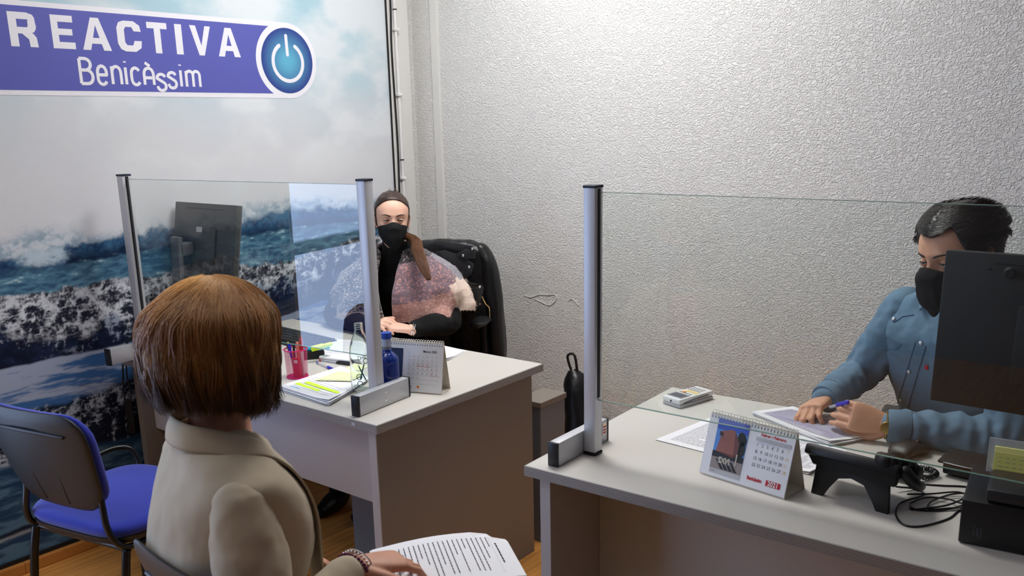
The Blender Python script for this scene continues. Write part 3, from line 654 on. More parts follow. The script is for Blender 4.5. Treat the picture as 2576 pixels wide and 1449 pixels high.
b = nb(); box(b, (.0, -.05, .006), (.20, .16, .012), .004); obj('stand_base', b, K['mon'], m2, 30)
b = nb(); lathe(b, [(0, 0), (.012, 0), (.013, .004), (.009, .008), (0, .008)], (-.135, -.0145, .520), 20, rot=rotx(PI/2)); obj('camera_bump', b, K['blackmatte'], m2, 40)
b = nb(); box(b, (-.175, -.0135, .505+.02), (.006, .003, .006), .001); obj('rear_button', b, K['blackmatte'], m2)
# cables of the left monitor
CB = thing('cable_bundle', 'black cables hanging over the left end of the left desk', 'cables', (-3.27, 1.70, TZ))
b = nb(); tube(b, [(-3.10, 1.9, .76), (-3.20, 1.80, .80), (-3.265, 1.73, .82), (-3.30, 1.69, .80), (-3.31, 1.665, .74), (-3.315, 1.652, .62), (-3.31, 1.65, .52), (-3.29, 1.65, .46)], .0035, 8, sm=6); obj('cable', b, K['blackplastic'], CB, True, world=True)
b = nb(); tube(b, [(-3.05, 1.9, .755), (-3.18, 1.76, .78), (-3.25, 1.70, .765), (-3.27, 1.662, .745), (-3.275, 1.652, .68), (-3.26, 1.65, .60), (-3.275, 1.65, .54)], .003, 8, sm=6); obj('cable', b, K['blackplastic'], CB, True, world=True)
b = nb()
for k in range(3): tube(b, [(-3.30+.012*math.cos(a)+k*.005, 1.648+.004*k, .50+.07*math.sin(a)) for a in [i*PI/8 for i in range(17)]], .003, 7, sm=2)
obj('cable', b, K['blackplastic'], CB, True, world=True)

# ================================================================== SMALL THINGS, LEFT DESK
def put(name, bm, mt, smooth=False, world=True, parent=None): return obj(name, bm, mt, parent, smooth, world)
def paper(name, label, corners, n, th, text, cat='document', jit=.006, group=None, rnd_=None, z=TZ):
    """corners: far edge a->b, then c,d (world xy); n sheets; text(parent,map) draws on the top sheet"""
    r = rnd_ or random.Random(len(label)); cs = [V((c[0], c[1], z)) for c in corners]
    ctr = sum(cs, V())/4; t = thing(name, label, cat, ctr, 0, group)
    zz = z+.0006
    for k in range(n):
        a = r.uniform(-jit, jit)*3; dx, dy = r.uniform(-jit, jit), r.uniform(-jit, jit)
        if k == n-1: a = dx = dy = 0
        q = [(rotz(a) @ (c-ctr))+ctr+V((dx, dy, 0)) for c in cs]
        b = nb(); N_ = 8; g = []
        for i in range(N_+1):
            row = []
            for j in range(N_+1):
                u, v = i/N_, j/N_; p = q[0]*(1-u)*(1-v)+q[1]*u*(1-v)+q[2]*u*v+q[3]*(1-u)*v
                lift = .010*max(0, u-.75)*max(0, v-.6)*(8 if k == n-1 else 3)*(.4+.6*math.sin(k*2.1+1)**2)
                p.z = zz+lift; row.append((b.verts.new(p), b.verts.new(p+V((0, 0, th*.8)))))
            g.append(row)
        for i in range(N_):
            for j in range(N_):
                for s_ in (0, 1): b.faces.new([g[i][j][s_], g[i][j+1][s_], g[i+1][j+1][s_], g[i+1][j][s_]])
        E_ = [g[0][j] for j in range(N_+1)]+[g[i][N_] for i in range(1, N_+1)]+[g[N_][j] for j in range(N_-1, -1, -1)]+[g[i][0] for i in range(N_-1, 0, -1)]
        for a_, c_ in zip(E_, E_[1:]+E_[:1]): b.faces.new((a_[0], c_[0], c_[1], a_[1]))
        obj('sheet', b, K['paper'], t, world=True); zz += th
    zt = zz-th*.2
    def mp(u, v): p = cs[0]*(1-u)*(1-v)+cs[1]*u*(1-v)+cs[2]*u*v+cs[3]*(1-u)*v; return V((p.x, p.y, zt+.0005+.010*8*max(0, u-.75)*max(0, v-.6)*(.4+.6*math.sin((n-1)*2.1+1)**2)))
    if text: text(t, mp)
    return t
def lines(t, mp, u0, u1, v0, v1, n, mt, fill=.62, name='printed_text', seed=1, short=.35, words=True, th=.00025, lift=0):
    r = random.Random(seed); b = nb(); dv = (v1-v0)/n
    for i in range(n):
        v = v0+dv*i; e = u1 if r.random() > short else u0+(u1-u0)*r.uniform(.25, .8); u = u0
        while u < e:
            w = r.uniform(.012, .055) if words else (e-u0); w = min(w, e-u)
            if w < .008: break
            hf = fill*(.62 if words else 1); P = [mp(u, v), mp(u+w, v), mp(u+w, v+dv*hf), mp(u, v+dv*hf)]
            P = [p+V((0, 0, lift)) for p in P]
            b.faces.new([b.verts.new(p) for p in P]); u += w+.009
    return obj(name, b, mt, t, world=True)
# pen cup
pcx, pcy = -2.497, 1.872
pc_ = thing('pen_cup', 'magenta mesh pen cup full of pens on the left desk', 'pen cup', (pcx, pcy, TZ))
def mesh_mat():
    mt = mat('magenta_wire_mesh', sr(205, 30, 110), .35, .2); nt = mt.node_tree; N = nt.nodes; L = nt.links
    tc = N.new('ShaderNodeTexCoord'); sx = N.new('ShaderNodeSeparateXYZ'); L.new(tc.outputs['Object'], sx.inputs[0])
    at = N.new('ShaderNodeMath'); at.operation = 'ARCTAN2'; L.new(sx.outputs[0], at.inputs[0]); L.new(sx.outputs[1], at.inputs[1])
    def sn(src, k, add=None):
        a = N.new('ShaderNodeMath'); a.operation = 'MULTIPLY'; a.inputs[1].default_value = k; L.new(src, a.inputs[0]); return a.outputs[0]
    u = sn(at.outputs[0], 30); v = sn(sx.outputs[2], 780)
    p1 = N.new('ShaderNodeMath'); p1.operation = 'ADD'; L.new(u, p1.inputs[0]); L.new(v, p1.inputs[1]); p2 = N.new('ShaderNodeMath'); p2.operation = 'SUBTRACT'; L.new(u, p2.inputs[0]); L.new(v, p2.inputs[1])
    s = []
    for q in (p1, p2):
        z = N.new('ShaderNodeMath'); z.operation = 'SINE'; L.new(q.outputs[0], z.inputs[0]); z2 = N.new('ShaderNodeMath'); z2.operation = 'ABSOLUTE'; L.new(z.outputs[0], z2.inputs[0]); s.append(z2)
    mn = N.new('ShaderNodeMath'); mn.operation = 'MINIMUM'; L.new(s[0].outputs[0], mn.inputs[0]); L.new(s[1].outputs[0], mn.inputs[1])
    lt = N.new('ShaderNodeMath'); lt.operation = 'LESS_THAN'; lt.inputs[1].default_value = .34; L.new(mn.outputs[0], lt.inputs[0]); L.new(lt.outputs[0], N['Principled BSDF'].inputs['Alpha']); return mt
b = nb(); R0, R1, HC_ = .036, .040, .100; n = 64
for i in range(2): pass
ring = [[b.verts.new(((R0+(R1-R0)*j/6)*math.cos(2*PI*k/n), (R0+(R1-R0)*j/6)*math.sin(2*PI*k/n), HC_*j/6)) for k in range(n)] for j in range(7)]
for j in range(6):
    for k in range(n): b.faces.new((ring[j][k], ring[j][(k+1) % n], ring[j+1][(k+1) % n], ring[j+1][k]))
obj('mesh_wall', b, mesh_mat(), pc_, True)
for z, r in ((.002, R0), (HC_, R1)):
    b = nb(); tube(b, [(r*math.cos(2*PI*k/48), r*math.sin(2*PI*k/48), z+.001) for k in range(49)], .0024, 8, cap=False); obj('rim', b, K['magenta'], pc_, True)
b = nb(); lathe(b, [(0, .0005), (R0, .0005), (R0, .0025), (0, .0025)], seg=40); obj('base', b, K['magenta'], pc_)
pg = 'pens and pencils standing in the magenta cup'
def stick(name, label, foot, top, r, mts, cat='pen', group=pg, seg=10):
    """mts: list of (fraction end, material, radius factor, part name)"""
    f, tp = V(foot), V(top); t = thing(name, label, cat, f, 0, group); p = 0
    for e, mt, k, pn in mts:
        b = nb(); a, c = f.lerp(tp, p), f.lerp(tp, e)
        if pn == 'tip': tube(b, [a, c], [r*k, r*.15], seg)
        else: tube(b, [a, c], r*k, seg, round_=pn in ('cap', 'body') and e >= 1)
        obj(pn, b, mt, t, 50, world=True); p = e
    return t
cz0 = TZ+.004
stick('pencil', 'yellow pencil leaning out of the left side of the magenta cup, tallest one', (pcx+.012, pcy+.005, cz0), (pcx-.052, pcy+.005, TZ+.128), .0035, [(.93, K['yellowp'], 1, 'body'), (1, K['blackmatte'], 1, 'end')], 'pencil', seg=6)
stick('pencil', 'yellow and black pencil leaning beside the tallest one in the magenta cup', (pcx+.014, pcy-.005, cz0), (pcx-.040, pcy-.008, TZ+.122), .0035, [(.6, K['yellowp'], 1, 'body'), (1, K['blackmatte'], 1, 'body')], 'pencil', seg=6)
stick('pen', 'blue capped pen standing in the magenta cup', (pcx+.005, pcy-.012, cz0), (pcx-.018, pcy-.012, TZ+.118), .0048, [(.6, K['clearpl'], .9, 'barrel'), (1, K['bluepen'], 1, 'cap')])
stick('pen', 'black pen standing beside the salmon one in the magenta cup', (pcx+.01, pcy-.015, cz0), (pcx-.006, pcy-.002, TZ+.118), .0042, [(.6, K['clearpl'], .9, 'barrel'), (1, K['blackplastic'], 1, 'cap')])
stick('marker_pen', 'salmon pink flat marker standing in the magenta cup', (pcx+.004, pcy+.012, cz0), (pcx+.006, pcy+.006, TZ+.120), .0075, [(.7, K['salmon'], 1, 'barrel'), (1, K['salmon'], .9, 'cap')], 'marker')
stick('marker_pen', 'tall red marker sticking up from the magenta cup', (pcx+.016, pcy+.014, cz0), (pcx+.014, pcy+.016, TZ+.150), .0062, [(.62, K['white'], .9, 'barrel'), (.9, K['red'], 1, 'cap'), (1, K['red'], .7, 'tip')], 'marker')
t = thing('eraser_box', 'small red box standing inside the magenta cup', 'box', (pcx+.016, pcy-.012, cz0), 0)
b = nb(); box(b, (0, 0, .035), (.024, .012, .07), .001, rotz(.5)); obj('carton', b, K['red'], t)
b = nb(); box(b, (0, 0, .058), (.014, .0126, .012), 0, rotz(.5)); obj('printed_mark', b, K['white'], t)
# pens lying on the desk
stick('ballpoint_pen', 'clear blue-capped ballpoint pen lying alone between the pen cup and the papers', (-2.583, 2.028, TZ+.005), (-2.436, 1.992, TZ+.006), .0042, [(.06, K['bluepen'], .95, 'end'), (.62, K['clearpl'], 1, 'barrel'), (1, K['bluepen'], 1.25, 'cap')], group='pens lying on the left desk')
stick('ballpoint_pen', 'clear black-capped ballpoint pen with red end lying in front of the papers', (-2.60, 2.055, TZ+.005), (-2.462, 2.078, TZ+.005), .004, [(.06, K['red'], .95, 'end'), (.6, K['clearpl'], 1, 'barrel'), (1, K['blackplastic'], 1.2, 'cap')], group='pens lying on the left desk')
stick('ballpoint_pen', 'thin black pen tucked closest to the paper pile behind the pens', (-2.585, 2.075, TZ+.0055), (-2.47, 2.094, TZ+.0055), .003, [(.5, K['lightgrey'], 1, 'barrel'), (1, K['blackplastic'], 1.1, 'cap')], group='pens lying on the left desk')
# black box with highlighters
t = thing('desk_organiser', 'low black tray holding two bright highlighters behind the pen cup', 'tray', (-2.685, 2.085, TZ), math.radians(58))
b = nb(); box(b, (0, 0, .016), (.09, .10, .032), .006); obj('body', b, K['blackplastic'], t, 40)
stick('highlighter', 'cyan highlighter lying on the black tray', (-2.69, 2.04, TZ+.038), (-2.60, 2.10, TZ+.044), .0085, [(.7, K['cyan'], 1, 'body'), (1, K['cyan'], .8, 'cap')], 'highlighter', 'highlighters on the black tray')
t = stick('highlighter', 'neon yellow highlighter crossing over the cyan one', (-2.61, 2.03, TZ+.052), (-2.585, 2.10, TZ+.060), .0105, [(.6, K['neon'], 1, 'body'), (1, K['neon'], .75, 'cap')], 'highlighter', 'highlighters on the black tray')
# keyboard
kb = thing('keyboard', 'black keyboard lying behind the glass on the left desk', 'keyboard', (-2.98, 2.215, TZ), math.radians(-3))
b = nb(); box(b, (0, 0, .010), (.44, .145, .016), .004); obj('case', b, K['blackplastic'], kb, 30)
b = nb()
for r_ in range(5):
    for c_ in range(18): box(b, (-.205+c_*.0241, -.055+r_*.0275, .0205), (.020, .022, .006), .0012, seg=1)
obj('keys', b, K['chairblack'], kb)['kind'] = 'stuff'
# papers on the left desk
def doc1(t, mp):
    lines(t, mp, .12, .9, .50, .92, 7, K['inkpale'], .3, seed=3)
    lines(t, mp, .18, .95, .66, .74, 1, K['hilite'], .95, 'highlight', words=False, lift=.0002, short=0)
    lines(t, mp, .10, .62, .77, .84, 1, K['hilite'], .9, 'highlight', words=False, lift=.0002, short=0)
    lines(t, mp, .12, .32, .90, .96, 1, K['hicyan'], .6, 'highlight', seed=5, short=0)
paper('document_stack', 'thick pile of papers with green highlighting at the front of the left desk', [(-2.44, 2.02), (-2.235, 1.965), (-2.14, 1.715), (-2.415, 1.733)], 9, .0016, doc1, 'papers', .006, 'paper piles on the left desk')
t = thing('sticky_note', 'pale yellow folded sticky notes on the highlighted paper pile', 'sticky notes', (-2.31, 1.93, TZ+.016), 0)
b = nb(); P = [V((-2.362, 1.838, TZ+.0175)), V((-2.245, 1.905, TZ+.0185)), V((-2.262, 1.975, TZ+.022)), V((-2.345, 1.93, TZ+.030))]
prism(b, P, .0012); P = [V((-2.352, 1.850, TZ+.0195)), V((-2.255, 1.915, TZ+.0205)), V((-2.262, 1.97, TZ+.026)), V((-2.335, 1.925, TZ+.034))]; prism(b, P, .0008)
obj('note', b, K['stickypale'], t, world=True)
t = thing('sticky_note', 'small pale yellow note lying flat beyond the highlighted pile', 'sticky note', (-2.40, 2.03, TZ), 0)
b = nb(); prism(b, [V((-2.44, 2.015, TZ+.0008)), V((-2.36, 2.03, TZ+.0008)), V((-2.37, 2.10, TZ+.0008)), V((-2.45, 2.085, TZ+.0008))], .0012); obj('note', b, K['stickypale'], t, world=True)
paper('document_stack', 'loose pile of white papers behind the pens on the left desk', [(-2.80, 2.285), (-2.64, 2.345), (-2.43, 2.105), (-2.615, 2.065)], 6, .0022, lambda t, mp: lines(t, mp, .1, .9, .1, .8, 10, K['inkpale'], .2, seed=8), 'papers', .008, 'paper piles on the left desk')
paper('document_stack', 'thin white papers under the folded hands of the woman in the shawl', [(-2.66, 2.44), (-2.46, 2.47), (-2.40, 2.25), (-2.62, 2.22)], 3, .0012, None, 'papers', .01, 'paper piles on the left desk')
t = paper('document_stack', 'folded white and pale blue sheets at the far right edge of the left desk', [(-2.40, 2.485), (-2.245, 2.475), (-2.205, 2.33), (-2.36, 2.29)], 3, .0016, None, 'papers', .008, 'paper piles on the left desk')
# clear glass bottle
BX, BY = -2.172, 1.884
t = thing('glass_bottle', 'empty clear glass bottle with green printed scissors behind the left screen post', 'bottle', (BX, BY, TZ))
prof = [(0, .002), (.030, .002), (.034, .006), (.0355, .02), (.0355, .13), (.034, .15), (.026, .178), (.0165, .200), (.0142, .212), (.0142, .232)]
inn = [(.0120, .232), (.0120, .212), (.0143, .200), (.0235, .178), (.0318, .15), (.0333, .13), (.0333, .02), (.030, .010), (0, .009)]
b = nb(); lathe(b, prof+inn, seg=40); obj('body', b, K['clearglass'], t, 60)
b = nb()
for z in (.214, .221, .228): tube(b, [(.0142*math.cos(2*PI*k/32), .0142*math.sin(2*PI*k/32), z) for k in range(33)], .0011, 6, cap=False)
obj('neck_thread', b, K['clearglass'], t, True)
def onb(a, z, r=.0358): return V((r*math.cos(a), r*math.sin(a), z))
b = nb(); a0_ = math.atan2(-BY, -BX)  # side that faces the front of the desk
for (a1_, z1_, a2_, z2_) in ((-.25, .10, .40, .045), (.30, .105, -.15, .05)):
    tube(b, [onb(a0_+a1_+(a2_-a1_)*i/8, z1_+(z2_-z1_)*i/8) for i in range(9)], [.0008]+[.0022]*7+[.001], 6)
for (ca, cz_, rr) in ((.45, .112, .0075), (-.22, .060, .0085), (-.18, .036, .0085)): tube(b, [onb(a0_+ca+rr/.0358*math.cos(q*PI/10), cz_+rr*1.15*math.sin(q*PI/10)) for q in range(21)], .0012, 6)
obj('scissors_print', b, K['greenprint'], t, True)
def text_mesh(s, size, bold=0, sx=1, align='LEFT'):
    cu = bpy.data.curves.new('x', 'FONT'); cu.body = s; cu.size = size; cu.offset = bold; cu.align_x = align; cu.resolution_u = 3
    o = bpy.data.objects.new('x', cu); C.objects.link(o); dg = bpy.context.evaluated_depsgraph_get(); dg.update()
    me = bpy.data.meshes.new_from_object(o.evaluated_get(dg)); bpy.data.objects.remove(o); bpy.data.curves.remove(cu)
    for v in me.vertices: v.co.x *= sx
    return me
def label_text(name, items, mt, parent, mw, extra=()):
    """items: (string, x, y, size, bold, sx, align) laid on the local xy plane mapped by mw"""
    b = nb()
    for s, x, y, size, bold, sx, al in items:
        me = text_mesh(s, size, bold, sx, al)
        for v in me.vertices: v.co.x += x; v.co.y += y
        b.from_mesh(me); bpy.data.meshes.remove(me)
    for q in extra: b.faces.new([b.verts.new((p[0], p[1], 0)) for p in q])
    bmesh.ops.transform(b, matrix=mw, verts=b.verts)
    me = bpy.data.meshes.new(name); b.to_mesh(me); b.free(); return finish(name, me, mt, parent)
me = text_mesh('THE', .017, 0, 1)
for v in me.vertices: v.co = onb(a0_-.35+v.co.x/.0358, .118+v.co.y)
finish('printed_word', me, K['greenprint'], t)
# gel dispenser
t = thing('gel_dispenser', 'small clear hand gel bottle with white pump beside the blue bottle', 'pump bottle', (-2.112, 1.888, TZ))
b = nb(); lathe(b, [(0, .001), (.017, .001), (.018, .004), (.018, .055), (.015, .062), (.010, .066), (.010, .068), (0, .068)], seg=28); obj('body', b, K['gel'], t, 50)
b = nb(); lathe(b, [(.011, .066), (.0125, .067), (.0125, .084), (.009, .086), (.004, .087), (.004, .104), (0, .104)], seg=28); obj('collar', b, K['white'], t, 50)
b = nb(); box(b, (.004, -.003, .107), (.026, .010, .008), .003, rotz(-.6)); obj('pump_head', b, K['white'], t, 50)
# blue glass bottle
t = thing('blue_bottle', 'blue glass bottle with blue cap and pale neck label beside the desk calendar', 'bottle', (-2.057, 1.897, TZ))
b = nb(); lathe(b, [(0, .001), (.031, .001), (.034, .005), (.035, .012), (.035, .120), (.0340, .130), (.029, .139), (.020, .146), (.0150, .151), (.0140, .156), (.0140, .196), (0, .196)], seg=48)
obj('body', b, K['blueglass'], t, 50)
b = nb(); lathe(b, [(0, .010), (.028, .010), (.028, .116), (.018, .134), (0, .136)], seg=32); obj('water', b, mat('dark_water', sr(10, 40, 90), .1, trans=.3), t, 50)
b = nb(); lathe(b, [(.0146, .160), (.0146, .196)], seg=32); obj('neck_label', b, K['label'], t, True)
b = nb(); lathe(b, [(.0149, .161), (.0149, .169)], seg=32); obj('label_stripe', b, K['pedestal'], t, True)
b = nb(); lathe(b, [(0, .193), (.0165, .194), (.0172, .197), (.0172, .209), (.0165, .213), (.010, .215), (0, .215)], seg=32); obj('cap', b, K['bluecap'], t, 50)

# ---- desk calendars
def calendar(label, A, B, back, h, group, build):
    """front bottom edge A->B on the desk, back foot direction; tent of card"""
    A, B = V((*A, TZ)), V((*B, TZ)); ux = (B-A).normalized(); w = (B-A).length; nrm = V((-ux.y, ux.x, 0))
    t = thing('desk_calendar', label, 'calendar', A, math.atan2(ux.y, ux.x), group)
    top = V((0, back/2, h)); b = nb()
    L_ = top.length; up = top.normalized()
    th = .0014
    n1 = up.cross(V((1, 0, 0))).normalized()
    prism(b, [V((0, 0, 0)), V((w, 0, 0)), V((w, 0, 0))+top, top], th, -n1 if n1.y < 0 else n1)
    prism(b, [V((0, back, 0)), V((w, back, 0)), V((w, 0, 0))+top, top], th, V((0, -.9, -.1)).normalized())
    prism(b, [V((0, .001, .0005)), V((w, .001, .0005)), V((w, back, .0005)), V((0, back, .0005))], th)
    obj('card_stand', b, K['cardboard'], t)
    fwd = -n1 if n1.y > 0 else n1
    b = nb(); prism(b, [V((0, 0, .004))+fwd*.0015, V((w, 0, .004))+fwd*.0015, V((w, 0, 0))+top*.965+fwd*.0015, top*.965+fwd*.0015], .0012, fwd); pg_ = obj('page', b, K['calwhite'], t)
    b = nb(); n = int(w/.0085)
    for i in range(n):
        x = .006+(w-.012)*i/(n-1)
        tube(b, [V((x, 0, 0))+top*.94+fwd*.004, V((x, 0, 0))+top*.99+fwd*.007, V((x+.001, .0, .006))+top, V((x+.002, .007, .001))+top, V((x+.002, .008, -.010))+top], .00075, 6, sm=2)
    obj('spiral_binding', b, K['white'], t, True)
    b = nb()
    for i in range(n):
        x = .006+(w-.012)*i/(n-1); c_ = V((x, 0, 0))+top*.935+fwd*.0030
        b.faces.new([b.verts.new(c_+V((1, 0, 0))*dx+up*dz) for dx, dz in ((-.0015, -.003), (.0015, -.003), (.0015, .003), (-.0015, .003))])
    obj('punched_holes', b, K['pedestal'], t)
    m_ = M4.Identity(4)
    for i in range(3): m_[i][0], m_[i][1], m_[i][2], m_[i][3] = (1, 0, 0)[i], up[i], fwd[i], (V((0, 0, .004))+fwd*.0031)[i]
    build(t, m_, w, L_*.96)
    return t
def rect(x0, y0, x1, y1): return [(x0, y0), (x1, y0), (x1, y1), (x0, y1)]
def cal_march(t, m_, w, h):
    s = w/.24
    label_text('printed_month', [('Marzo 2021', w-.020, h*.80, .0105, .0001, 1, 'RIGHT')], K['inkblack'], t, m_)
    x0, dx = .118*s, .0165; days = []
    for i, d in enumerate('LMXJVSD'): days.append((d, x0+i*dx, h*.70, .0055, 0, 1, 'CENTER'))
    n = 1
    for r in range(5):
        for c_ in range(7):
            if n > 31: break
            days.append((str(n), x0+c_*dx, h*(.625-.088*r), .006, 0, 1, 'CENTER')); n += 1
    label_text('printed_days', days, K['ink'], t, m_, [rect(x0-.006, h*(.60-.088*r), x0+6*dx+.006, h*(.60-.088*r)+.0003) for r in range(6)])
    rr = []
    for (c_, r) in ((2, 1), (3, 1), (4, 1), (5, 3)):
        q = [(x0+c_*dx+.006*math.cos(a*PI/8), h*(.635-.088*r)+.0045*math.sin(a*PI/8)) for a in range(17)]
        for a in range(16): rr.append([q[a], q[a+1], (q[a+1][0], q[a+1][1]+.0006), (q[a][0], q[a][1]+.0006)])
    rr += [rect(x0+1.6*dx, h*.513, x0+4.6*dx, h*.513+.0007), rect(x0+4.7*dx, h*.335, x0+6.6*dx, h*.335+.0008)]
    label_text('red_pen_marks', [], K['inkred'], t, m_, rr)
    label_text('printed_footer', [('Benicàssim', .095*s+.006, h*.085, .0075, .0002, .9, 'LEFT')], K['inkblack'], t, m_, [rect(.095*s, h*.085, .095*s+.004, h*.085+.008)])
    label_text('orange_emblem', [], mat('emblem_orange', sr(236, 140, 50), .6), t, m_, [[(.155*s+.0045*math.cos(a*PI/8), h*.10+.0045*math.sin(a*PI/8)) for a in range(16)]])
    label_text('printed_photo', [], mat('photo_navy', sr(40, 52, 92), .4), t, m_, [rect(.010, h*.14, .095*s, h*.86)])
    label_text('photo_detail', [], mat('photo_plum', sr(70, 26, 50), .4), t, m_ @ M4.Translation((0, 0, .0003)), [rect(.012, h*.78, .050, h*.855)])
calendar('white desk calendar open at Marzo 2021 behind the blue bottle', (-2.150, 1.925), (-1.928, 2.005), .075, .165, 'white desk calendars', cal_march)
def cal_feb(t, m_, w, h):
    up1 = m_ @ M4.Translation((0, 0, .0003)); up2 = m_ @ M4.Translation((0, 0, .0006)); up3 = m_ @ M4.Translation((0, 0, .0009))
    px0, px1, py0, py1 = .026, .112, .020, h*.945
    label_text('picture_caption_band', [], K['lightgrey'], t, m_, [rect(px0, .008, px1, py0)])
    label_text('picture_caption', [('Torre', px0+.004, .012, .0055, 0, 1, 'LEFT')], K['ink'], t, up1)
    label_text('picture_sky', [], mat('photo_sky', sr(84, 138, 214), .4), t, m_, [rect(px0, py0, px1, py1)])
    label_text('picture_sky', [], mat('photo_deep_sky', sr(52, 84, 186), .4), t, up1, [rect(px0, py1-.026, px1, py1)])
    label_text('picture_tower', [], mat('photo_brick', sr(150, 92, 80), .5, var=(500, .2)), t, up2, [[(px0+.008, .062), (px0+.058, .055), (px0+.052, .118), (px0+.046, .122), (px0+.012, .112), (px0+.016, .106)]])
    label_text('picture_tower', [], mat('photo_brick_shade', sr(112, 66, 60), .5, var=(500, .2)), t, up2, [[(px0+.058, .055), (px0+.072, .062), (px0+.072, .092), (px0+.052, .118)]])
    label_text('picture_tower', [], mat('photo_box', sr(58, 42, 40), .5), t, up3, [[(px0+.010, .102), (px0+.020, .100), (px0+.021, .109), (px0+.011, .112)]])
    tr = [[(px1-.013+.012*math.cos(a*PI/6+.3), .105+.016*math.sin(a*PI/6)) for a in range(12)], [(px1-.010+.009*math.cos(a*PI/6), .080+.020*math.sin(a*PI/6)) for a in range(12)], rect(px1-.016, .055, px1-.013, .09)]
    label_text('picture_trees', [], mat('photo_tree', sr(42, 44, 34), .6, var=(600, .4)), t, up3, [[(min(x, px1), y) for x, y in q] for q in tr])
    label_text('picture_ground', [], mat('photo_ground', sr(150, 140, 136), .6), t, up1, [rect(px0, py0, px1, .052)])
    label_text('picture_railings', [], mat('photo_dark', sr(40, 42, 48), .6, var=(400, .4)), t, up2, [rect(px0, .048, px1, .062)]+[[(px0+.012+i*.013, .044), (px0+.018+i*.013, .044), (px0+.040+i*.012, .022), (px0+.030+i*.012, .022)] for i in range(4)])
    label_text('picture_letters', [('SXVI', px0+.020, .036, .021, .0006, .75, 'LEFT')], mat('photo_cream', sr(206, 200, 180), .5), t, up3, [rect(px0+.066, .038, px0+.069, .066)])
    label_text('printed_month', [('Febrer / Febrero', .177, h*.83, .0095, .0003, 1, 'CENTER')], K['inkred'], t, m_)
    label_text('weekday_band', [], K['lightgrey'], t, m_, [rect(.134, h*.745, .224, h*.80)])
    x0, dx = .140, .0132
    label_text('printed_days', [(d, x0+i*dx, h*.758, .006, 0, 1, 'CENTER') for i, d in enumerate('LMXJVSD')], K['white'], t, up1)
    D_, Y_ = [], []
    for n in range(1, 29):
        c_, r = (n-1) % 7, (n-1)//7; (Y_ if (c_ == 6) else D_).append((str(n), x0+c_*dx, h*(.655-.105*r), .0108, 0, .9, 'CENTER'))
    label_text('printed_days', D_, K['ink'], t, m_); label_text('printed_sundays', Y_, K['inkyellow'], t, m_)
    label_text('printed_footer', [('Benicàssim', .130, h*.115, .0125, .0005, .72, 'LEFT')], K['inkred'], t, m_)
    label_text('year_box', [], K['inkred'], t, m_, [rect(.180, h*.095, .218, h*.185)]); label_text('printed_year', [('2021', .199, h*.107, .0155, .0004, .9, 'CENTER')], K['white'], t, up1)
calendar('white desk calendar with a brick tower photo and Febrer / Febrero on the right desk', (-.948, 1.893), (-.718, 1.862), .092, .150, 'white desk calendars', cal_feb)

# ================================================================== SMALL THINGS, RIGHT DESK
def docA(t, mp): lines(t, mp, .12, .9, .12, .93, 24, K['ink'], .32, seed=4, short=.2)
paper('document', 'printed text sheets lying behind the left half of the tower calendar', [(-1.115, 2.315), (-.912, 2.310), (-.905, 2.02), (-1.155, 2.035)], 2, .001, docA, 'papers', .004, 'papers on the right desk')
def docB(t, mp):
    lines(t, mp, .08, .95, .20, .92, 22, K['lilac'], .55, seed=6, short=0, words=False); lines(t, mp, .08, .95, .20, .92, 22, K['ink'], .18, seed=7, short=0, lift=.0002)
    lines(t, mp, .08, .6, .08, .13, 1, K['inkblack'], .3, seed=9); lines(t, mp, .05, .97, .955, .965, 1, K['inkblack'], .5, words=False, short=0)
paper('document_stack', 'stack of table printouts under the hands of the man in denim', [(-.955, 2.50), (-.665, 2.425), (-.755, 2.255), (-1.030, 2.390)], 7, .0016, docB, 'papers', .006, 'papers on the right desk')
def docC(t, mp):
    for i in range(4): lines(t, mp, .08+i*.22, .24+i*.22, .1, .9, 20, K['ink'], .4, seed=12+i, short=.2)
paper('document', 'printed list sheets partly hidden between the tower calendar and the telephone', [(-.84, 2.29), (-.705, 2.245), (-.725, 2.035), (-.86, 2.06)], 3, .001, docC, 'papers', .008, 'papers on the right desk')
t = paper('document', 'thin white sheet lying just behind the calendar spiral', [(-1.00, 2.335), (-.90, 2.315), (-.895, 2.25), (-.99, 2.26)], 1, .001, None, 'papers', .004, 'papers on the right desk')
# card terminal
ct = thing('card_terminal', 'white card payment terminal lying alone at the far left of the right desk', 'card terminal', (-1.248, 2.398, TZ), math.radians(-14))
b = nb(); box(b, (0, 0, .006), (.074, .152, .011), .004); obj('cradle', b, K['lightgrey'], ct, 40)
b = nb(); box(b, (0, 0, .020), (.072, .158, .018), .007); obj('housing', b, K['white'], ct, 40)
b = nb(); box(b, (0, -.044, .0292), (.058, .042, .002), .001); obj('screen', b, K['pedestal'], ct)
b = nb(); box(b, (0, -.044, .0304), (.042, .024, .001), 0); obj('display_panel', b, K['ink'], ct)
b = nb()
for i, (y, h_) in enumerate(((.052, .003), (.040, .003), (.028, .003), (-.012, .004))): box(b, (0, y, .0293), (.05, h_, .0008))
obj('sticker_print', b, K['ink'], ct)
b = nb(); box(b, (.006, .012, .0293), (.044, .018, .0009)); obj('yellow_sticker', b, K['inkyellow'], ct)
b = nb(); lathe(b, [(0, 0), (.008, 0), (.008, .001), (0, .001)], (-.012, -.006, .0290), 20); obj('orange_button', b, mat('orange', sr(214, 140, 40), .5), ct)
b = nb(); lathe(b, [(0, 0), (.0035, 0), (.0035, .001), (0, .001)], (.002, -.0792, .019), 16, rot=rotx(PI/2)); obj('charge_socket', b, K['blackmatte'], ct)
b = nb(); tube(b, [(.036, -.06, .014), (.038, -.02, .018), (.038, .05, .020)], .0014, 6, sm=3); obj('side_slot', b, K['blackmatte'], ct, True)
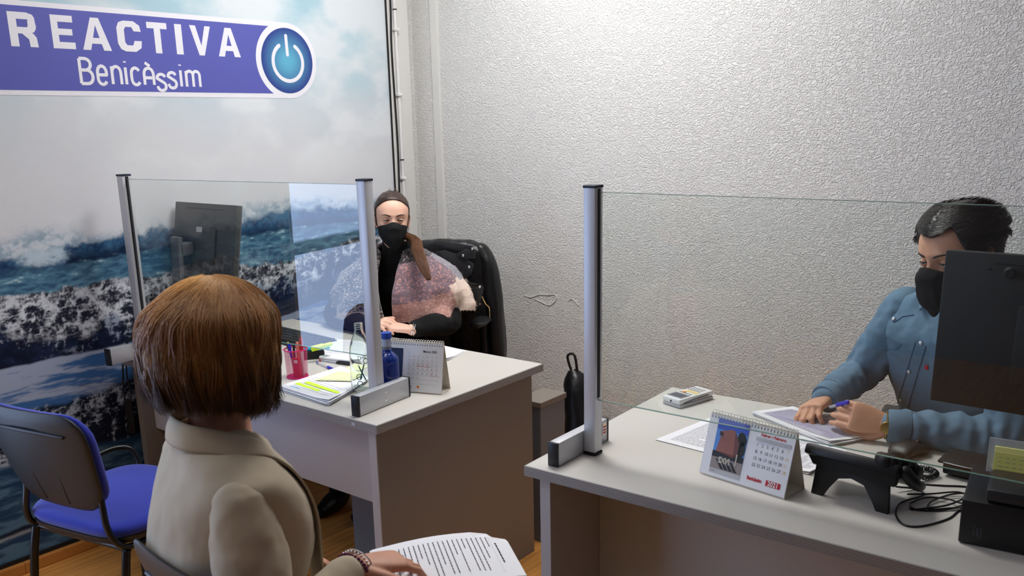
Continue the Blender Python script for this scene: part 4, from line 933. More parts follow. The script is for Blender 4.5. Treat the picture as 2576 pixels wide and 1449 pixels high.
# desk telephone seen from behind
ph = thing('desk_telephone', 'black desk telephone seen from behind, on its two-legged stand', 'telephone', (-.595, 1.925, TZ), math.radians(-6))
b = nb(); tl = M4.Rotation(math.radians(36), 3, 'X')
box(b, (0, .055, .078), (.215, .145, .026), .006, M4.Rotation(math.radians(-28), 3, 'X')); obj('keypad_body', b, K['blackplastic'], ph, 40)
b = nb(); prism(b, [V((-.108, -.004, .108)), V((.105, -.004, .108)), V((.10, -.004, .068)), V((-.088, -.004, .074))], .02, V((0, 1, 0)), .002); obj('rear_lip', b, K['blackmatte'], ph, 40)
b = nb(); P = [(-.082, .098), (.082, .098), (.090, .0), (.062, .0)]
P += [(.062-.012*1, .022), (.030, .050), (0, .058), (-.030, .050), (-.050, .022), (-.062, 0), (-.090, 0)]
prism(b, [V((x, .0+z*.10, z)) for x, z in P], .012, V((0, 1, 0)), .0015); obj('stand', b, K['blackplastic'], ph, 40)
b = nb()
for x in (-.045, -.015, .018): lathe(b, [(0, 0), (.003, 0), (.003, .0008), (0, .0008)], (x, .0075, .079), 12, rot=rotx(PI/2))
obj('mounting_hole', b, K['darkslot'], ph)
hd = nb(); hp_ = [(.085, -.0, .112), (.085, .05, .098), (.085, .11, .075), (.085, .17, .045)]
b = nb(); box(b, (.075, .075, .098), (.048, .03, .024), .008, M4.Rotation(math.radians(-28), 3, 'X')); box(b, (.075, .015, .118), (.050, .045, .030), .010, M4.Rotation(math.radians(-28), 3, 'X')); box(b, (.075, .15, .055), (.050, .05, .034), .010, M4.Rotation(math.radians(-28), 3, 'X'))
tube(b, [(.075, .0, .122), (.075, .07, .110), (.075, .16, .058)], [.016, .013, .016], 12, sm=4, round_=True); obj('handset', b, K['blackmatte'], ph, 50)
b = nb(); tube(b, [(.112, .02, .100), (.124, .03, .080), (.126, .06, .060), (.120, .10, .045)], [.014, .014, .013, .010], 12, sm=4, round_=True); obj('side_rest', b, K['blackplastic'], ph, 50)
# coiled handset cord
cc = nb(); path = smoothpts([(-.500, 2.09, TZ+.03), (-.515, 2.13, TZ+.012), (-.548, 2.165, TZ+.009), (-.540, 2.20, TZ+.009), (-.505, 2.222, TZ+.009), (-.478, 2.20, TZ+.009), (-.49, 2.16, TZ+.009), (-.515, 2.145, TZ+.018)], 60)
P = []
for i, p in enumerate(path):
    tgt = (path[min(i+1, len(path)-1)]-path[max(i-1, 0)]); a_, b_ = frame(tgt); q = i*.72; P.append(p+(a_*math.cos(q)+b_*math.sin(q))*.0062)
tube(cc, P, .0015, 6); tag(obj('handset_cord', cc, K['blackplastic'], smooth=True), 'coiled black telephone cord beside the computer mouse', 'cord')
# mouse
ms = thing('computer_mouse', 'black computer mouse in front of the folded denim sleeve', 'mouse', (-.572, 2.312, TZ), math.radians(-24))
b = nb(); R_ = []
for i in range(13):
    s = i/12; y = -.056+.112*s; k = math.sqrt(max(0, 1-((s-.5)/.5)**4)); w = (.033+.004*math.cos(s*PI*2))*max(k, .15); hgt = (.013+.006*math.sin(PI*min(1, s*1.1)))*max(.25, k)
    R_.append((V((0, y, .003+hgt*.9)), w, hgt*.9, V((1, 0, 0)), V((0, 0, 1))))
loft(b, R_, 28, 2.6); obj('shell', b, K['chairblack'], ms, 60)
b = nb(); lathe(b, [(.004, -.003), (.007, -.003), (.007, .003), (.004, .003), (.004, -.003)], (0, .032, .028), 16, rot=roty(PI/2)); obj('scroll_wheel', b, K['blackmatte'], ms, 50)
b = nb(); box(b, (0, -.006, .0365), (.006, .008, .001), .0004); obj('silver_button', b, K['alu_w'], ms)
# card reader, black with a silver line
cr_ = thing('card_reader', 'flat black card reader with a silver front line beside the mouse', 'card reader', (-.425, 2.262, TZ), math.radians(-3))
b = nb(); box(b, (.0, 0, .020), (.085, .095, .028), .006); obj('body', b, K['blackplastic'], cr_, 40)
b = nb(); box(b, (-.002, .004, .036), (.105, .11, .008), .004); obj('lid', b, K['blackmatte'], cr_, 40)
b = nb(); tube(b, [(-.048, -.049, .0365), (0, -.0525, .0365), (.035, -.051, .0365)], .0013, 6, sm=3); obj('silver_line', b, K['alu'], cr_, True)
# receipt printer box
pr_ = thing('receipt_printer', 'black box-shaped printer at the right edge of the right desk', 'printer', (-.352, 1.862, TZ), math.radians(7))
b = nb(); box(b, (.10, .115, .049), (.20, .23, .094), .004); obj('body', b, K['blackplastic'], pr_, 30)
b = nb(); box(b, (.125, .075, .111), (.17, .14, .028), .008); obj('cover', b, K['chairblack'], pr_, 30)
mm = M4.Translation((.024, -.0006, .018)) @ M4.Rotation(PI/2, 4, 'X') @ M4.Rotation(PI/2, 4, 'Z')
label_text('printed_text', [('MODEL  C31', .004, -.004, .0045, 0, 1, 'LEFT'), ('RECEIPT', .004, -.011, .0050, .0001, 1, 'LEFT'), ('PRINTER  24V', .0, -.017, .004, 0, 1, 'LEFT')], K['ink'], pr_, mm)
nh = thing('note_holder', 'pad of yellow sticky notes leaning upright on the black printer', 'sticky notes', (-.322, 1.985, TZ+.131), math.radians(7))
b = nb(); box(b, (.035, .03, .018), (.10, .012, .072), .001, M4.Rotation(math.radians(-12), 3, 'X')); obj('holder', b, K['clearpl'], nh)
b = nb(); box(b, (.04, .016, .006), (.085, .008, .070), .0006, M4.Rotation(math.radians(-12), 3, 'X')); obj('note_pad', b, K['sticky'], nh)
b = nb(); box(b, (.04, .011, .0), (.085, .002, .060), .0003, M4.Rotation(math.radians(-12), 3, 'X')); obj('top_note', b, mat('sticky_top', sr(226, 226, 130), .7), nh)
b = nb(); r = random.Random(3)
for i in range(5):
    for j in range(6):
        w = r.uniform(.004, .010); x = .006+j*.013; z = .020-i*.009; y = .0095+.212*(z)*.0
        box(b, (x+w/2, .0093-(-.2126)*(z-.0)*1.0, z), (w, .0006, .0008))
obj('handwriting', b, K['pedestal'], nh)
# tangled cables
def cable(label, pts, r=.0021):
    b = nb(); tube(b, [V((p[0], p[1], TZ+r+.0004+(p[2] if len(p) > 2 else 0))) for p in pts], r, 8, sm=6)
    return tag(obj('thin_cable', b, K['blackplastic'], smooth=True), label, 'cable', 'thin black cables between telephone and printer')
cable('black cable running straight back from the telephone to the printer', [(-.535, 2.08, .012), (-.505, 2.122), (-.45, 2.150), (-.40, 2.175), (-.34, 2.17), (-.31, 2.10)])
cable('black cable looping widest towards the desk front before the printer', [(-.530, 2.055, .01), (-.495, 2.092), (-.472, 2.074), (-.474, 2.040, .004), (-.497, 2.005), (-.501, 1.975), (-.490, 1.92), (-.462, 1.880), (-.430, 1.895), (-.395, 1.965), (-.385, 2.03), (-.36, 2.05, .01)])
cable('black cable coiled in small flat loops against the printer', [(-.50, 2.04, .004), (-.455, 2.07, .006), (-.41, 2.115, .006), (-.385, 2.10, .004), (-.385, 2.05, .004), (-.42, 2.0), (-.465, 1.975), (-.482, 2.0), (-.46, 2.045, .004), (-.42, 2.06, .006), (-.385, 2.045, .01), (-.36, 2.06, .02)])
cable('short black cable making the innermost loop against the printer', [(-.36, 2.03, .015), (-.40, 2.02, .004), (-.44, 1.995), (-.445, 2.03, .004), (-.42, 2.09, .006), (-.395, 2.11, .008), (-.39, 2.08, .008), (-.41, 2.02, .008), (-.44, 1.985, .006), (-.47, 1.97), (-.48, 1.99)])
t = thing('clear_card_holder', 'clear plastic holder with grey cards behind the sticky notes', 'card holder', (-.31, 2.235, TZ), math.radians(-4))
b = nb(); box(b, (.0, 0, .022), (.11, .045, .042), .003); obj('box', b, K['clearpl'], t, 40)
b = nb(); box(b, (-.025, 0, .030), (.05, .02, .036), .001); obj('cards', b, K['ink'], t)
# ================================================================== PEOPLE
def interp(tab, z, k):
    zs = [t[0] for t in tab]; vs = [t[k] for t in tab]
    if z <= zs[0]: return vs[0]
    if z >= zs[-1]: return vs[-1]
    for i in range(len(zs)-1):
        if zs[i] <= z <= zs[i+1]:
            u = (z-zs[i])/(zs[i+1]-zs[i]); p0 = vs[max(i-1, 0)]; p1 = vs[i]; p2 = vs[i+1]; p3 = vs[min(i+2, len(vs)-1)]
            return .5*((2*p1)+(p2-p0)*u+(2*p0-5*p1+4*p2-p3)*u*u+(3*p1-p0-3*p2+p3)*u**3)
HEAD = [(-.120, .070, .035, .010), (-.115, .080, .015, .026), (-.100, .087, -.010, .040), (-.075, .088, -.040, .052), (-.050, .087, -.062, .060), (-.020, .086, -.082, .067), (0, .085, -.093, .071),
        (.025, .090, -.100, .0745), (.050, .088, -.102, .0755), (.075, .076, -.095, .069), (.095, .055, -.078, .055), (.110, .028, -.050, .034), (.117, .002, -.022, .010)]
def gs(x, s): return math.exp(-(x/s)**2)
def headpt(z, phi, infl=0.0, wid=1.0, feat=True):
    """phi 0 = face front, positive to the person's left (+x)"""
    yf, yb, w = interp(HEAD, z, 1), interp(HEAD, z, 2), interp(HEAD, z, 3)*wid
    yc = (yf+yb)/2; ry = (yf-yb)/2; s, c = math.sin(phi), math.cos(phi)
    e = 2/2.25; x = math.copysign(abs(s)**e, s)*(w+infl); y = yc+math.copysign(abs(c)**e, c)*(ry+infl)
    if c > 0 and infl < .02 and feat:
        ax = abs(x)
        d = .0
        d += .0045*gs(z-.022, .010)*gs(ax-.030, .022)               # brow ridge
        d -= .0120*gs(z+.001, .013)*gs(ax-.031, .014)               # sockets
        nose = .004+.021*max(0, min(1, (.016-z)/.056)) if z < .016 else .004*gs(z-.016, .012)
        nose *= gs(x, .0085+.006*max(0, min(1, (.01-z)/.05))) * (1 if z > -.044 else gs(z+.044, .008))
        d += nose
        d += .006*gs(z+.030, .022)*gs(ax-.042, .018)               # cheeks
        d += .005*gs(z+.068, .007)*gs(x, .020)-.002*gs(z+.074, .002)*gs(x, .02)+.004*gs(z+.080, .006)*gs(x, .016) - .004*gs(z+.090, .006)*gs(x, .02)+.004*gs(z+.106, .010)*gs(x, .018)
        y += d*min(1, c*1.6)
    return V((x, y, z))
def head_mesh(bm, mw, wid=1.0, nz=110, nphi=120):
    rows = []
    for i in range(nz+1):
        z = -.1195+.2362*(.5-.5*math.cos(PI*i/nz)); rows.append([bm.verts.new(mw @ headpt(z, 2*PI*k/nphi, 0, wid)) for k in range(nphi)])
    for a, b_ in zip(rows, rows[1:]):
        for k in range(nphi): bm.faces.new((a[k], a[(k+1) % nphi], b_[(k+1) % nphi], b_[k]))
    bm.faces.new(rows[0][::-1]); bm.faces.new(rows[-1])
    for s in (-1, 1):   # ears
        t = bmesh.new(); E = smoothpts([(0, .010, -.030), (0, .004, -.020), (0, -.010, -.008), (0, -.016, .012), (0, -.010, .028), (0, .004, .030), (0, .010, .018), (0, .008, .004)], 4)
        tube(t, E, [.0045]*len(E), 8, round_=True); tube(t, [(-.002*1, .008, -.026), (.0, -.002, -.006), (0, -.004, .016)], [.006, .010, .009], 10, sm=3, round_=True, flat=.35)
        bmesh.ops.transform(t, matrix=mw @ M4.Translation((s*(.0745*wid), -.008, 0)) @ M4.Rotation(s*.35, 4, 'Z') @ M4.Scale(1, 4), verts=t.verts)
        merge(bm, t)
def pose(c, heading, pitch=0, rollz=0):
    """head frame: +y = facing. heading angle of facing measured like rotation about z from +y"""
    return M4.Translation(V(c)) @ M4.Rotation(heading, 4, 'Z') @ M4.Rotation(pitch, 4, 'X') @ M4.Rotation(rollz, 4, 'Y')
def body_torso(bm, P, sh, fw, g=1.0, infl=0.0, keys=None):
    """P = (hip, waist, chest, armpit, shoulder, neckbase, necktop)"""
    R = keys or [(.165, .115), (.135, .098), (.150, .112), (.158, .108), (.150, .072), (.066, .058), (.052, .054)]
    loftp(bm, [(V(p), r[0]*g+infl, r[1]*g+infl, V(sh), V(fw)) for p, r in zip(P, R)], 44, 5, 2.5)
def hand(bm, wrist, knuck, pn, thumb_side, curls, scale=1.0, splay=.06, thumb=None, lens=(.041, .024, .020)):
    """wrist->knuck direction, pn = palm normal (towards what it holds), thumb_side +1/-1 across axis
    curls: 4 fingers (index..little) x 3 joint angles"""
    W, Kn = V(wrist), V(knuck); d = (Kn-W).normalized(); L = (Kn-W).length; pn = (V(pn)-d*V(pn).dot(d)).normalized(); ax = d.cross(pn)*thumb_side
    s = scale; R = []
    for u, hw, ht in ((-.12, .025, .018), (0, .026, .0175), (.25, .031, .0165), (.6, .039, .0155), (.9, .041, .014), (1.03, .039, .011)):
        R.append((W+d*L*u, hw*s, ht*s, ax, pn))
    loftp(bm, R, 24, 3, 2.6)
    FL = [1.0, 1.12, 1.03, .80]; tips = []
    for i in range(4):
        off = (.0295-.0195*i)*s; base = W+d*L*(.93-.03*abs(i-1.2))+ax*off
        dr = (d+ax*(splay*(1.4-i))).normalized(); p = base; pts = [base-dr*.015*s, base]; rr = [.0088*s, .0092*s]
        for j in range(3):
            a = curls[i][j]; side = dr.cross(pn_ := (pn if j == 0 else cur)).normalized() if False else None
            if j == 0: cur = (pn-dr*pn.dot(dr)).normalized()
            nd = dr*math.cos(a)+cur*math.sin(a); cur = cur*math.cos(a)-dr*math.sin(a); dr = nd
            l = lens[j]*FL[i]*s*1.02; p = p+dr*l; pts.append(p); rr.append((.0086, .0078, .0066)[j]*s*(.9 if i == 3 else 1))
        P2 = []; R2 = []
        for k in range(len(pts)-1):
            P2 += [pts[k], pts[k].lerp(pts[k+1], .5)]; R2 += [rr[k]*1.03, (rr[k]+rr[k+1])/2*.95]
        P2.append(pts[-1]); R2.append(rr[-1]); tube(bm, P2, R2, 12, round_=True); tips.append(pts)
    if thumb is None: thumb = [(.028, .25, .004), (.050, .55, .010), (.058, .85, .016), (.054, 1.08, .020)]
    T = [W+ax*a*s+d*L*b_+pn*c_*s for a, b_, c_ in thumb]; tube(bm, [W+d*L*.1+ax*.012*s]+T, [.015*s, .0135*s, .0115*s, .0098*s, .0078*s], 12, sm=2, round_=True)
    return tips, d, ax, pn
def person(label, loc): return thing('person', label, 'person', loc)
def skinobj(bm, vox, mt, par, name='body', sm=3): me = remesh(bm, vox, sm); return finish(name, me, mt, par, 'all', world=True)
def eyes(par, mw, look=0.0, open_=.0050, skin=None, wid=1.0, brow='brow', lid=True):
    for s in (-1, 1):
        c = mw @ V((s*.0305*wid, .0690, -.001)); r = .0125; R3 = mw.to_3x3()
        b = nb(); ball(b, c, r, seg=24); eb = obj('eyeball', b, K['eyewhite'], par, True, world=True)
        f = (R3 @ V((look, 1, -.05))).normalized(); a_, b2 = frame(f)
        for nm, rr, off, mt in (('iris', .0062, .0110, K['iris']), ('pupil', .0026, .01215, K['pupil'])):
            b = nb(); ctr = c+f*off; v0 = b.verts.new(ctr+f*.0012); ring = [b.verts.new(ctr+(a_*math.cos(k*PI/10)+b2*math.sin(k*PI/10))*rr) for k in range(20)]
            for k in range(20): b.faces.new((v0, ring[k], ring[(k+1) % 20]))
            obj(nm, b, mt, par, True, world=True).parent = par
        # lids: two caps of a slightly larger sphere leaving a slit
        b = nb()
        for sg, a0, a1 in ((1, open_/.0135, 1.5), (-1, open_/.0135*.40, 1.3)):
            rows = []
            for i in range(7):
                row = []
                for k in range(17):
                    ph = -1.35+2.7*k/16; e0 = a0*math.cos(ph*.9) - (.05 if sg > 0 else -.02); th = e0+(a1-e0)*i/6
                    q = V((math.sin(ph)*math.cos(th), math.cos(ph)*math.cos(th), sg*math.sin(th)))*(.0137 if i else .0140)
                    row.append(b.verts.new(c+R3 @ q))
                rows.append(row)
            for A, B in zip(rows, rows[1:]):
                for k in range(16): b.faces.new((A[k], A[k+1], B[k+1], B[k]))
        obj('eyelid', b, skin, par, True, world=True)
        b = nb(); tube(b, [c+R3 @ (V((math.sin(ph)*math.cos(e), math.cos(ph)*math.cos(e), math.sin(e)))*.0143) for ph in [-1.1+2.2*k/12 for k in range(13)] for e in [open_/.0135*math.cos(ph*.9)-.04]], [.0006]+[.0015]*11+[.0008], 6)
        obj('eyelashes', b, K['blackmatte'], par, True, world=True)
        b = nb(); P = []; RR = []
        for k in range(9):
            u = k/8; x = s*(.013+.038*u)*wid; z = .0175+.0075*math.sin(u*2.1); p = headpt(z, math.asin(min(.99, abs(x)/.075/wid))*1.0*(1 if s > 0 else -1), 0, wid)
            # march along phi until x matches
            lo, hi = 0, 1.3
            for _ in range(18):
                md = (lo+hi)/2
                if abs(headpt(z, s*md, 0, wid).x) < abs(x): lo = md
                else: hi = md
            p = headpt(z, s*lo, 0, wid); P.append(mw @ (p+V((0, .0006, 0)))); RR.append(.0030*(1-.75*u**2) if u > .08 else .0022)
        tube(b, P, RR, 8, sm=2, flat=.45, hint=R3 @ V((0, 1, 0))); obj('eyebrow', b, K[brow], par, True, world=True)
def strands(name, paths, r, par, cols, seg=3):
    """paths: list of point lists; one mesh of tapered strands with colours"""
    vs, fs, cc = [], [], []
    for P, c in zip(paths, cols):
        n = len(P); base = len(vs); a = None
        for i, p in enumerate(P):
            t = (P[min(i+1, n-1)]-P[max(i-1, 0)]); t = t.normalized() if t.length > 1e-9 else V((0, 0, -1))
            if a is None: a, b_ = frame(t)
            else:
                a = (a-t*a.dot(t)).normalized(); b_ = t.cross(a)
            rr = r*(1-.75*(i/(n-1))**3)
            for k in range(seg):
                q = 2*PI*k/seg; vs.append(p+(a*math.cos(q)+b_*math.sin(q))*rr)
                f = c if not callable(c) else c(i/(n-1)); cc.append((*f, 1))
        for i in range(n-1):
            for k in range(seg): fs.append((base+i*seg+k, base+i*seg+(k+1) % seg, base+(i+1)*seg+(k+1) % seg, base+(i+1)*seg+k))
    me = bpy.data.meshes.new(name); me.from_pydata([tuple(v) for v in vs], [], fs); col(me, cc); me.update()
    return finish(name, me, K['hair'], par, 'all', world=True)
def grid(bm, f, nu, nv, closed=False):
    g = [[bm.verts.new(f(i/nu, j/nv)) for j in range(nv+1)] for i in range(nu+1)]
    for i in range(nu):
        for j in range(nv): bm.faces.new((g[i][j], g[i][j+1], g[i+1][j+1], g[i+1][j]))
    return g
def sheet(name, f, nu, nv, th, mt, par, smooth='all'):
    """closed thin shell from a grid function f(u,v)->point, thickened inward along the normal"""
    pts = [[f(i/nu, j/nv) for j in range(nv+1)] for i in range(nu+1)]; b = nb(); A, B = [], []
    for i in range(nu+1):
        ra, rb = [], []
        for j in range(nv+1):
            du = pts[min(i+1, nu)][j]-pts[max(i-1, 0)][j]; dv = pts[i][min(j+1, nv)]-pts[i][max(j-1, 0)]; n = du.cross(dv); n = n.normalized() if n.length > 1e-12 else V((0, 0, 1))
            ra.append(b.verts.new(pts[i][j]+n*th/2)); rb.append(b.verts.new(pts[i][j]-n*th/2))
        A.append(ra); B.append(rb)
    for i in range(nu):
        for j in range(nv): b.faces.new((A[i][j], A[i][j+1], A[i+1][j+1], A[i+1][j])); b.faces.new((B[i][j+1], B[i][j], B[i+1][j], B[i+1][j+1]))
    for i in range(nu): b.faces.new((A[i][0], A[i+1][0], B[i+1][0], B[i][0])); b.faces.new((A[i+1][nv], A[i][nv], B[i][nv], B[i+1][nv]))
    for j in range(nv): b.faces.new((A[0][j+1], A[0][j], B[0][j], B[0][j+1])); b.faces.new((A[nu][j], A[nu][j+1], B[nu][j+1], B[nu][j]))
    return obj(name, b, mt, par, smooth, world=True)
def mask(par, mw, wid, mt, top=-.016, bot=-.128, bulge=.030, side=1.12, seam=True, strapmat=None):
    def f(u, v):
        ph = (-1+2*u)*side; c = math.cos(ph*PI/2/1.25); z0 = top+.010*gs(ph, .25)-.012*abs(ph)**2; z1 = bot+.045*abs(ph)**1.5
        z = z0+(z1-z0)*v; bl = bulge*math.sin(PI*min(1, v*.92+.04))**.8*c**1.2; ang = ph*1.28
        p = headpt(max(z, -.115), ang, .0035, wid, False)
        if abs(p.x) < .03: p.y = max(p.y, headpt(max(z, -.115), .45*(1 if ph > 0 else -1), .004, wid).y+.004)
        p.z = z; p.y += bl+.014*gs(ph, .30)*gs(v-.12, .22); return mw @ p
    m_ = sheet('face_mask', f, 44, 26, .0018, mt, par)
    if seam:
        b = nb(); tube(b, [f(u/30, .22)+mw.to_3x3() @ V((0, .001, 0)) for u in range(2, 29)], .0011, 6); obj('mask_seam', b, mt, par, True, world=True).parent = par
    for s, u in ((-1, 0.01), (1, .99)):
        b = nb(); a = f(u, .1); c = f(u, .85); e1 = mw @ V((s*.078*wid, -.012, .026)); e2 = mw @ V((s*.078*wid, -.020, -.012)); mid = mw @ V((s*.081*wid, -.024, .008))
        tube(b, [a, a.lerp(e1, .6)+mw.to_3x3() @ V((s*.006, 0, .002)), e1, mid, e2, c.lerp(e2, .5)+mw.to_3x3() @ V((s*.005, 0, 0)), c], .0012, 6, sm=4); obj('ear_loop', b, strapmat or mt, par, True, world=True)
    return m_
def folds(seed, amp, sc, dirv=None):
    off = V((seed*3.1, seed*1.7, seed*.9))
    def f(p, n):
        q = p*sc
        if dirv is not None: q = q-V(dirv)*q.dot(V(dirv))*.75
        return (NZ.noise(q+off)+.5*NZ.noise(q*2.1+off))*amp
    return f
def rings_fold(P, r0, n=7, amp=.006, seed=1):
    pass
def sleeve(name, P, R, mt, par, vox=.004, amp=.004, sc=26, seed=1, sm=6, cuff=None):
    b = nb(); tube(b, P, R, 28, sm=5, round_=True); me = remesh(b, vox, sm, folds(seed, amp, sc))
    return finish(name, me, mt, par, 'all', world=True)
def legs(bm, hips, knees, feet, r=(.085, .06, .045)):
    for h, k, f in zip(hips, knees, feet):
        h, k, f = V(h), V(k), V(f); tube(bm, [h, h.lerp(k, .5), k], [r[0], r[0]*.9, r[1]], 20, sm=3, round_=True); tube(bm, [k, k.lerp(f, .35), f], [r[1], r[1]*.98, r[2]*.8], 20, sm=3, round_=True)

# ------------------------------------------------------------------ woman with the shawl (behind the left desk)
Wc = V((-2.775, 2.63, 1.205))
hdW = math.atan2(-(0-Wc.x), (0-Wc.y)) if False else math.atan2(-(.0-Wc.x), -Wc.y)  # facing the viewer
hdW += .06
W = person('smiling person in black mask and pink-grey shawl sitting behind the left desk, hands folded', (-2.80, 2.80, .48))
mwW = pose(Wc, hdW, .06, -.04) @ M4.Scale(.97, 4)
shv = V((.90, .43, 0)).normalized(); fwv = V((.43, -.90, 0)).normalized()
PW = [(-2.86, 2.86, .50), (-2.85, 2.83, .66), (-2.825, 2.755, .82), (-2.81, 2.71, .90), (-2.795, 2.69, .975), (-2.79, 2.675, 1.035), (-2.783, 2.655, 1.12)]
b = nb(); body_torso(b, PW, shv, fwv, .93, 0)
shL, shR = V((-2.655, 2.755, .955)), V((-2.945, 2.62, .965))
elL, elR = V((-2.535, 2.70, .785)), V((-3.03, 2.50, .79)); wrL, wrR = V((-2.545, 2.49, .785)), V((-2.72, 2.44, .785))
hL, hR = V((-2.600, 2.452, .805)), V((-2.645, 2.44, .812))
for a, e, w in ((shL, elL, wrL), (shR, elR, wrR)): tube(b, [a, a.lerp(e, .5), e, e.lerp(w, .5), w], [.044, .040, .034, .031, .024], 20, sm=3, round_=True)
cl = [(.55, .75, .35)]*4
hand(b, wrL, V((-2.612, 2.440, .800)), (.1, .25, -.9), -1, [(.75, .95, .5), (.8, 1.0, .5), (.85, 1.0, .5), (.9, 1.05, .5)], .88, .02)
hand(b, wrR, V((-2.645, 2.425, .815)), (.1, .4, -.8), 1, [(.45, .85, .4), (.5, .9, .4), (.55, .95, .4), (.6, 1.0, .4)], .88, .02)
legs(b, [(-2.78, 2.90, .50), (-2.94, 2.82, .50)], [(-2.66, 2.50, .50), (-2.88, 2.42, .50)], [(-2.70, 2.38, .09), (-2.86, 2.32, .09)])
head_mesh(b, mwW, .96)
skinobj(b, .0030, K['skinW'], W, sm=2)
eyes(W, mwW, 0, .0038, K['skinW'], .96)
mask(W, mwW, .96, K['maskblack'])
# jumper
b = nb(); body_torso(b, PW[:6]+[(-2.784, 2.660, 1.115)], shv, fwv, .95, .010, [(.165, .115), (.135, .098), (.150, .112), (.158, .108), (.150, .072), (.070, .062), (.054, .056)])
me = remesh(b, .005, 6, folds(2, .003, 18)); finish('knit_jumper', me, K['knit'], W, 'all', world=True)
for sd, (a, e, w) in enumerate(((shL, elL, wrL), (shR, elR, wrR))):
    w2 = e.lerp(w, .90); sleeve('jumper_sleeve', [a, a.lerp(e, .5), e, e.lerp(w, .5), w2], [.062, .058, .054, .046, .034], K['knit'], W, .005, .004, 22, sd+3)
# trousers and boots
b = nb(); legs(b, [(-2.78, 2.90, .50), (-2.94, 2.82, .50)], [(-2.66, 2.50, .50), (-2.88, 2.42, .50)], [(-2.70, 2.38, .14), (-2.86, 2.32, .14)], (.098, .072, .062)); me = remesh(b, .008, 5, folds(4, .005, 14)); finish('trousers', me, K['trousers'], W, 'all', world=True)
for x, y in ((-2.70, 2.36), (-2.86, 2.30)):
    b = nb(); tube(b, [(x, y+.03, .16), (x, y+.02, .08), (x+.01, y, .045), (x+.03, y-.07, .035), (x+.045, y-.13, .028)], [.05, .048, .045, .04, .026], 18, sm=4, round_=True)
    for v in b.verts: v.co.z = max(v.co.z, .002)
    obj('boot', b, K['leather'], W, True, world=True)
# shawl: open-fronted drape over shoulders and upper arms
def shawl():
    NU, NV = 260, 130; pts = []; cols = []; cp = []
    c = lambda *a: np.array(sr(*a))
    for i in range(NU+1):
        u = i/NU; row = []
        for j in range(NV+1):
            v = j/NV
            # angle round the body, 0 at the back, +-pi at the front; leave a gap at the front
            rx = np.interp(v, [0, .10, .22, .35, .6, 1], [.078, .115, .180, .243, .298, .318])
            gap = math.asin(min(.95, max(.0, (.050-.022*v if u > .5 else .046-.040*v))/rx))**(1/.85)
            th = (-1+2*u)*(PI-gap)
            zt = 1.062-.030*abs(math.cos(th/2)); zb = .775+.05*abs(math.sin(th))-.03*(1-abs(math.cos(th/2)))
            ry = np.interp(v, [0, .10, .25, .5, 1], [.074, .095, .150, .215, .262])
            z = np.interp(v, [0, .10, .22, .35, .6, 1], [1.108, 1.075, 1.035, .985, .905, .800])
            fr = (1-math.cos(th))/2                            # 1 at the front
            z += -.035*fr*(1-v)*1.0+.035*(1-fr)*0
            side = abs(math.sin(th))
            z += .030*side**2*v*(1 if u > .5 else .6) - .008*fr*v
            ctr = V((-2.797, 2.672, 0)).lerp(V((-2.80, 2.69, 0)), v)
            sn, cn = math.sin(th), -math.cos(th); x = math.copysign(abs(sn)**.85, sn)*rx; y = math.copysign(abs(cn)**.85, cn)*ry
            if y > 0: y *= (1-.25*v)
            if u < .5: x *= 1.0+.0*v
            w = (.013*math.sin(th*6+v*5)+.009*math.sin(th*12-v*8+1))*v*(.5+side)+.006*NZ.noise(V((th*3, v*7, 2)))
            p = ctr+shv*x+fwv*(y+.012)+(shv*math.sin(th)-fwv*math.cos(th))*w; p.z = z+.006*NZ.noise(V((th*4, 3, v*3)))*v
            row.append(p)
            nzv = NZ.noise(p*150)+.7*NZ.noise(p*330)
            # woven pattern: blocks of colour
            if u < .5:    # person's right half (left in the photo)
                base, spk = (c(38, 36, 42), c(196, 180, 172)) if abs(th) > 1.9 else (c(120, 92, 104), c(214, 160, 150))
                if v > .86: base, spk = c(176, 152, 140), c(214, 196, 184)
            else:
                q = v+.10*math.sin(th*1.2)
                if abs(th) > 2.05: base, spk = (c(124, 104, 114), c(206, 150, 142)) if q < .62 else (c(188, 140, 130), c(222, 186, 176))
                elif abs(th) > 1.55: base, spk = (c(110, 96, 108), c(214, 156, 146)) if q < .55 else (c(224, 200, 184), c(240, 222, 208))
                elif abs(th) > 1.0: base, spk = (c(140, 138, 148), c(180, 172, 178)) if q < .60 else (c(224, 202, 186), c(240, 224, 210))
                else: base, spk = c(130, 120, 130), c(196, 170, 170)
                if v < .16: base, spk = c(44, 40, 46), c(176, 160, 156)
            t = min(1, max(0, (nzv-.12)*2.6)); cols.append(base*(1-t)+spk*t)
        pts.append(row)
    b = nb(); g = [[b.verts.new(p) for p in r] for r in pts]
    for i in range(NU):
        for j in range(NV): b.faces.new((g[i][j], g[i+1][j], g[i+1][j+1], g[i][j+1]))
    me = bpy.data.meshes.new('shawl'); b.to_mesh(me); b.free(); col(me, [(*q, 1) for q in cols])
    o = finish('shawl', me, mat('woven_shawl', (1, 1, 1), .95, attr='col', bump=(420, .6, .002), sheen=.4), W, 'all', world=True)
    s = o.modifiers.new('t', 'SOLIDIFY'); s.thickness = .010; s.offset = 0
    # fuzzy fibres along the surface and the hem
    r = random.Random(5); paths, cc = [], []
    for k in range(5200):
        i = r.randrange(NU); j = r.randrange(NV) if k > 900 else NV
        p = pts[i][j].lerp(pts[i+1][j], r.random()); nrm = V((p.x+2.80, p.y-2.69, .03)).normalized()
        d = V((r.uniform(-1, 1), r.uniform(-1, 1), r.uniform(-1.2, .6)))*.008; q0 = p+nrm*.005
        paths.append([q0, q0+nrm*.003+d*.5, q0+nrm*.002+d]); cc.append(tuple(np.clip(cols[i*(NV+1)+min(j, NV)]*1.15, 0, 1)))
    strands('shawl_fringe', paths, .0006, W, cc)
shawl()
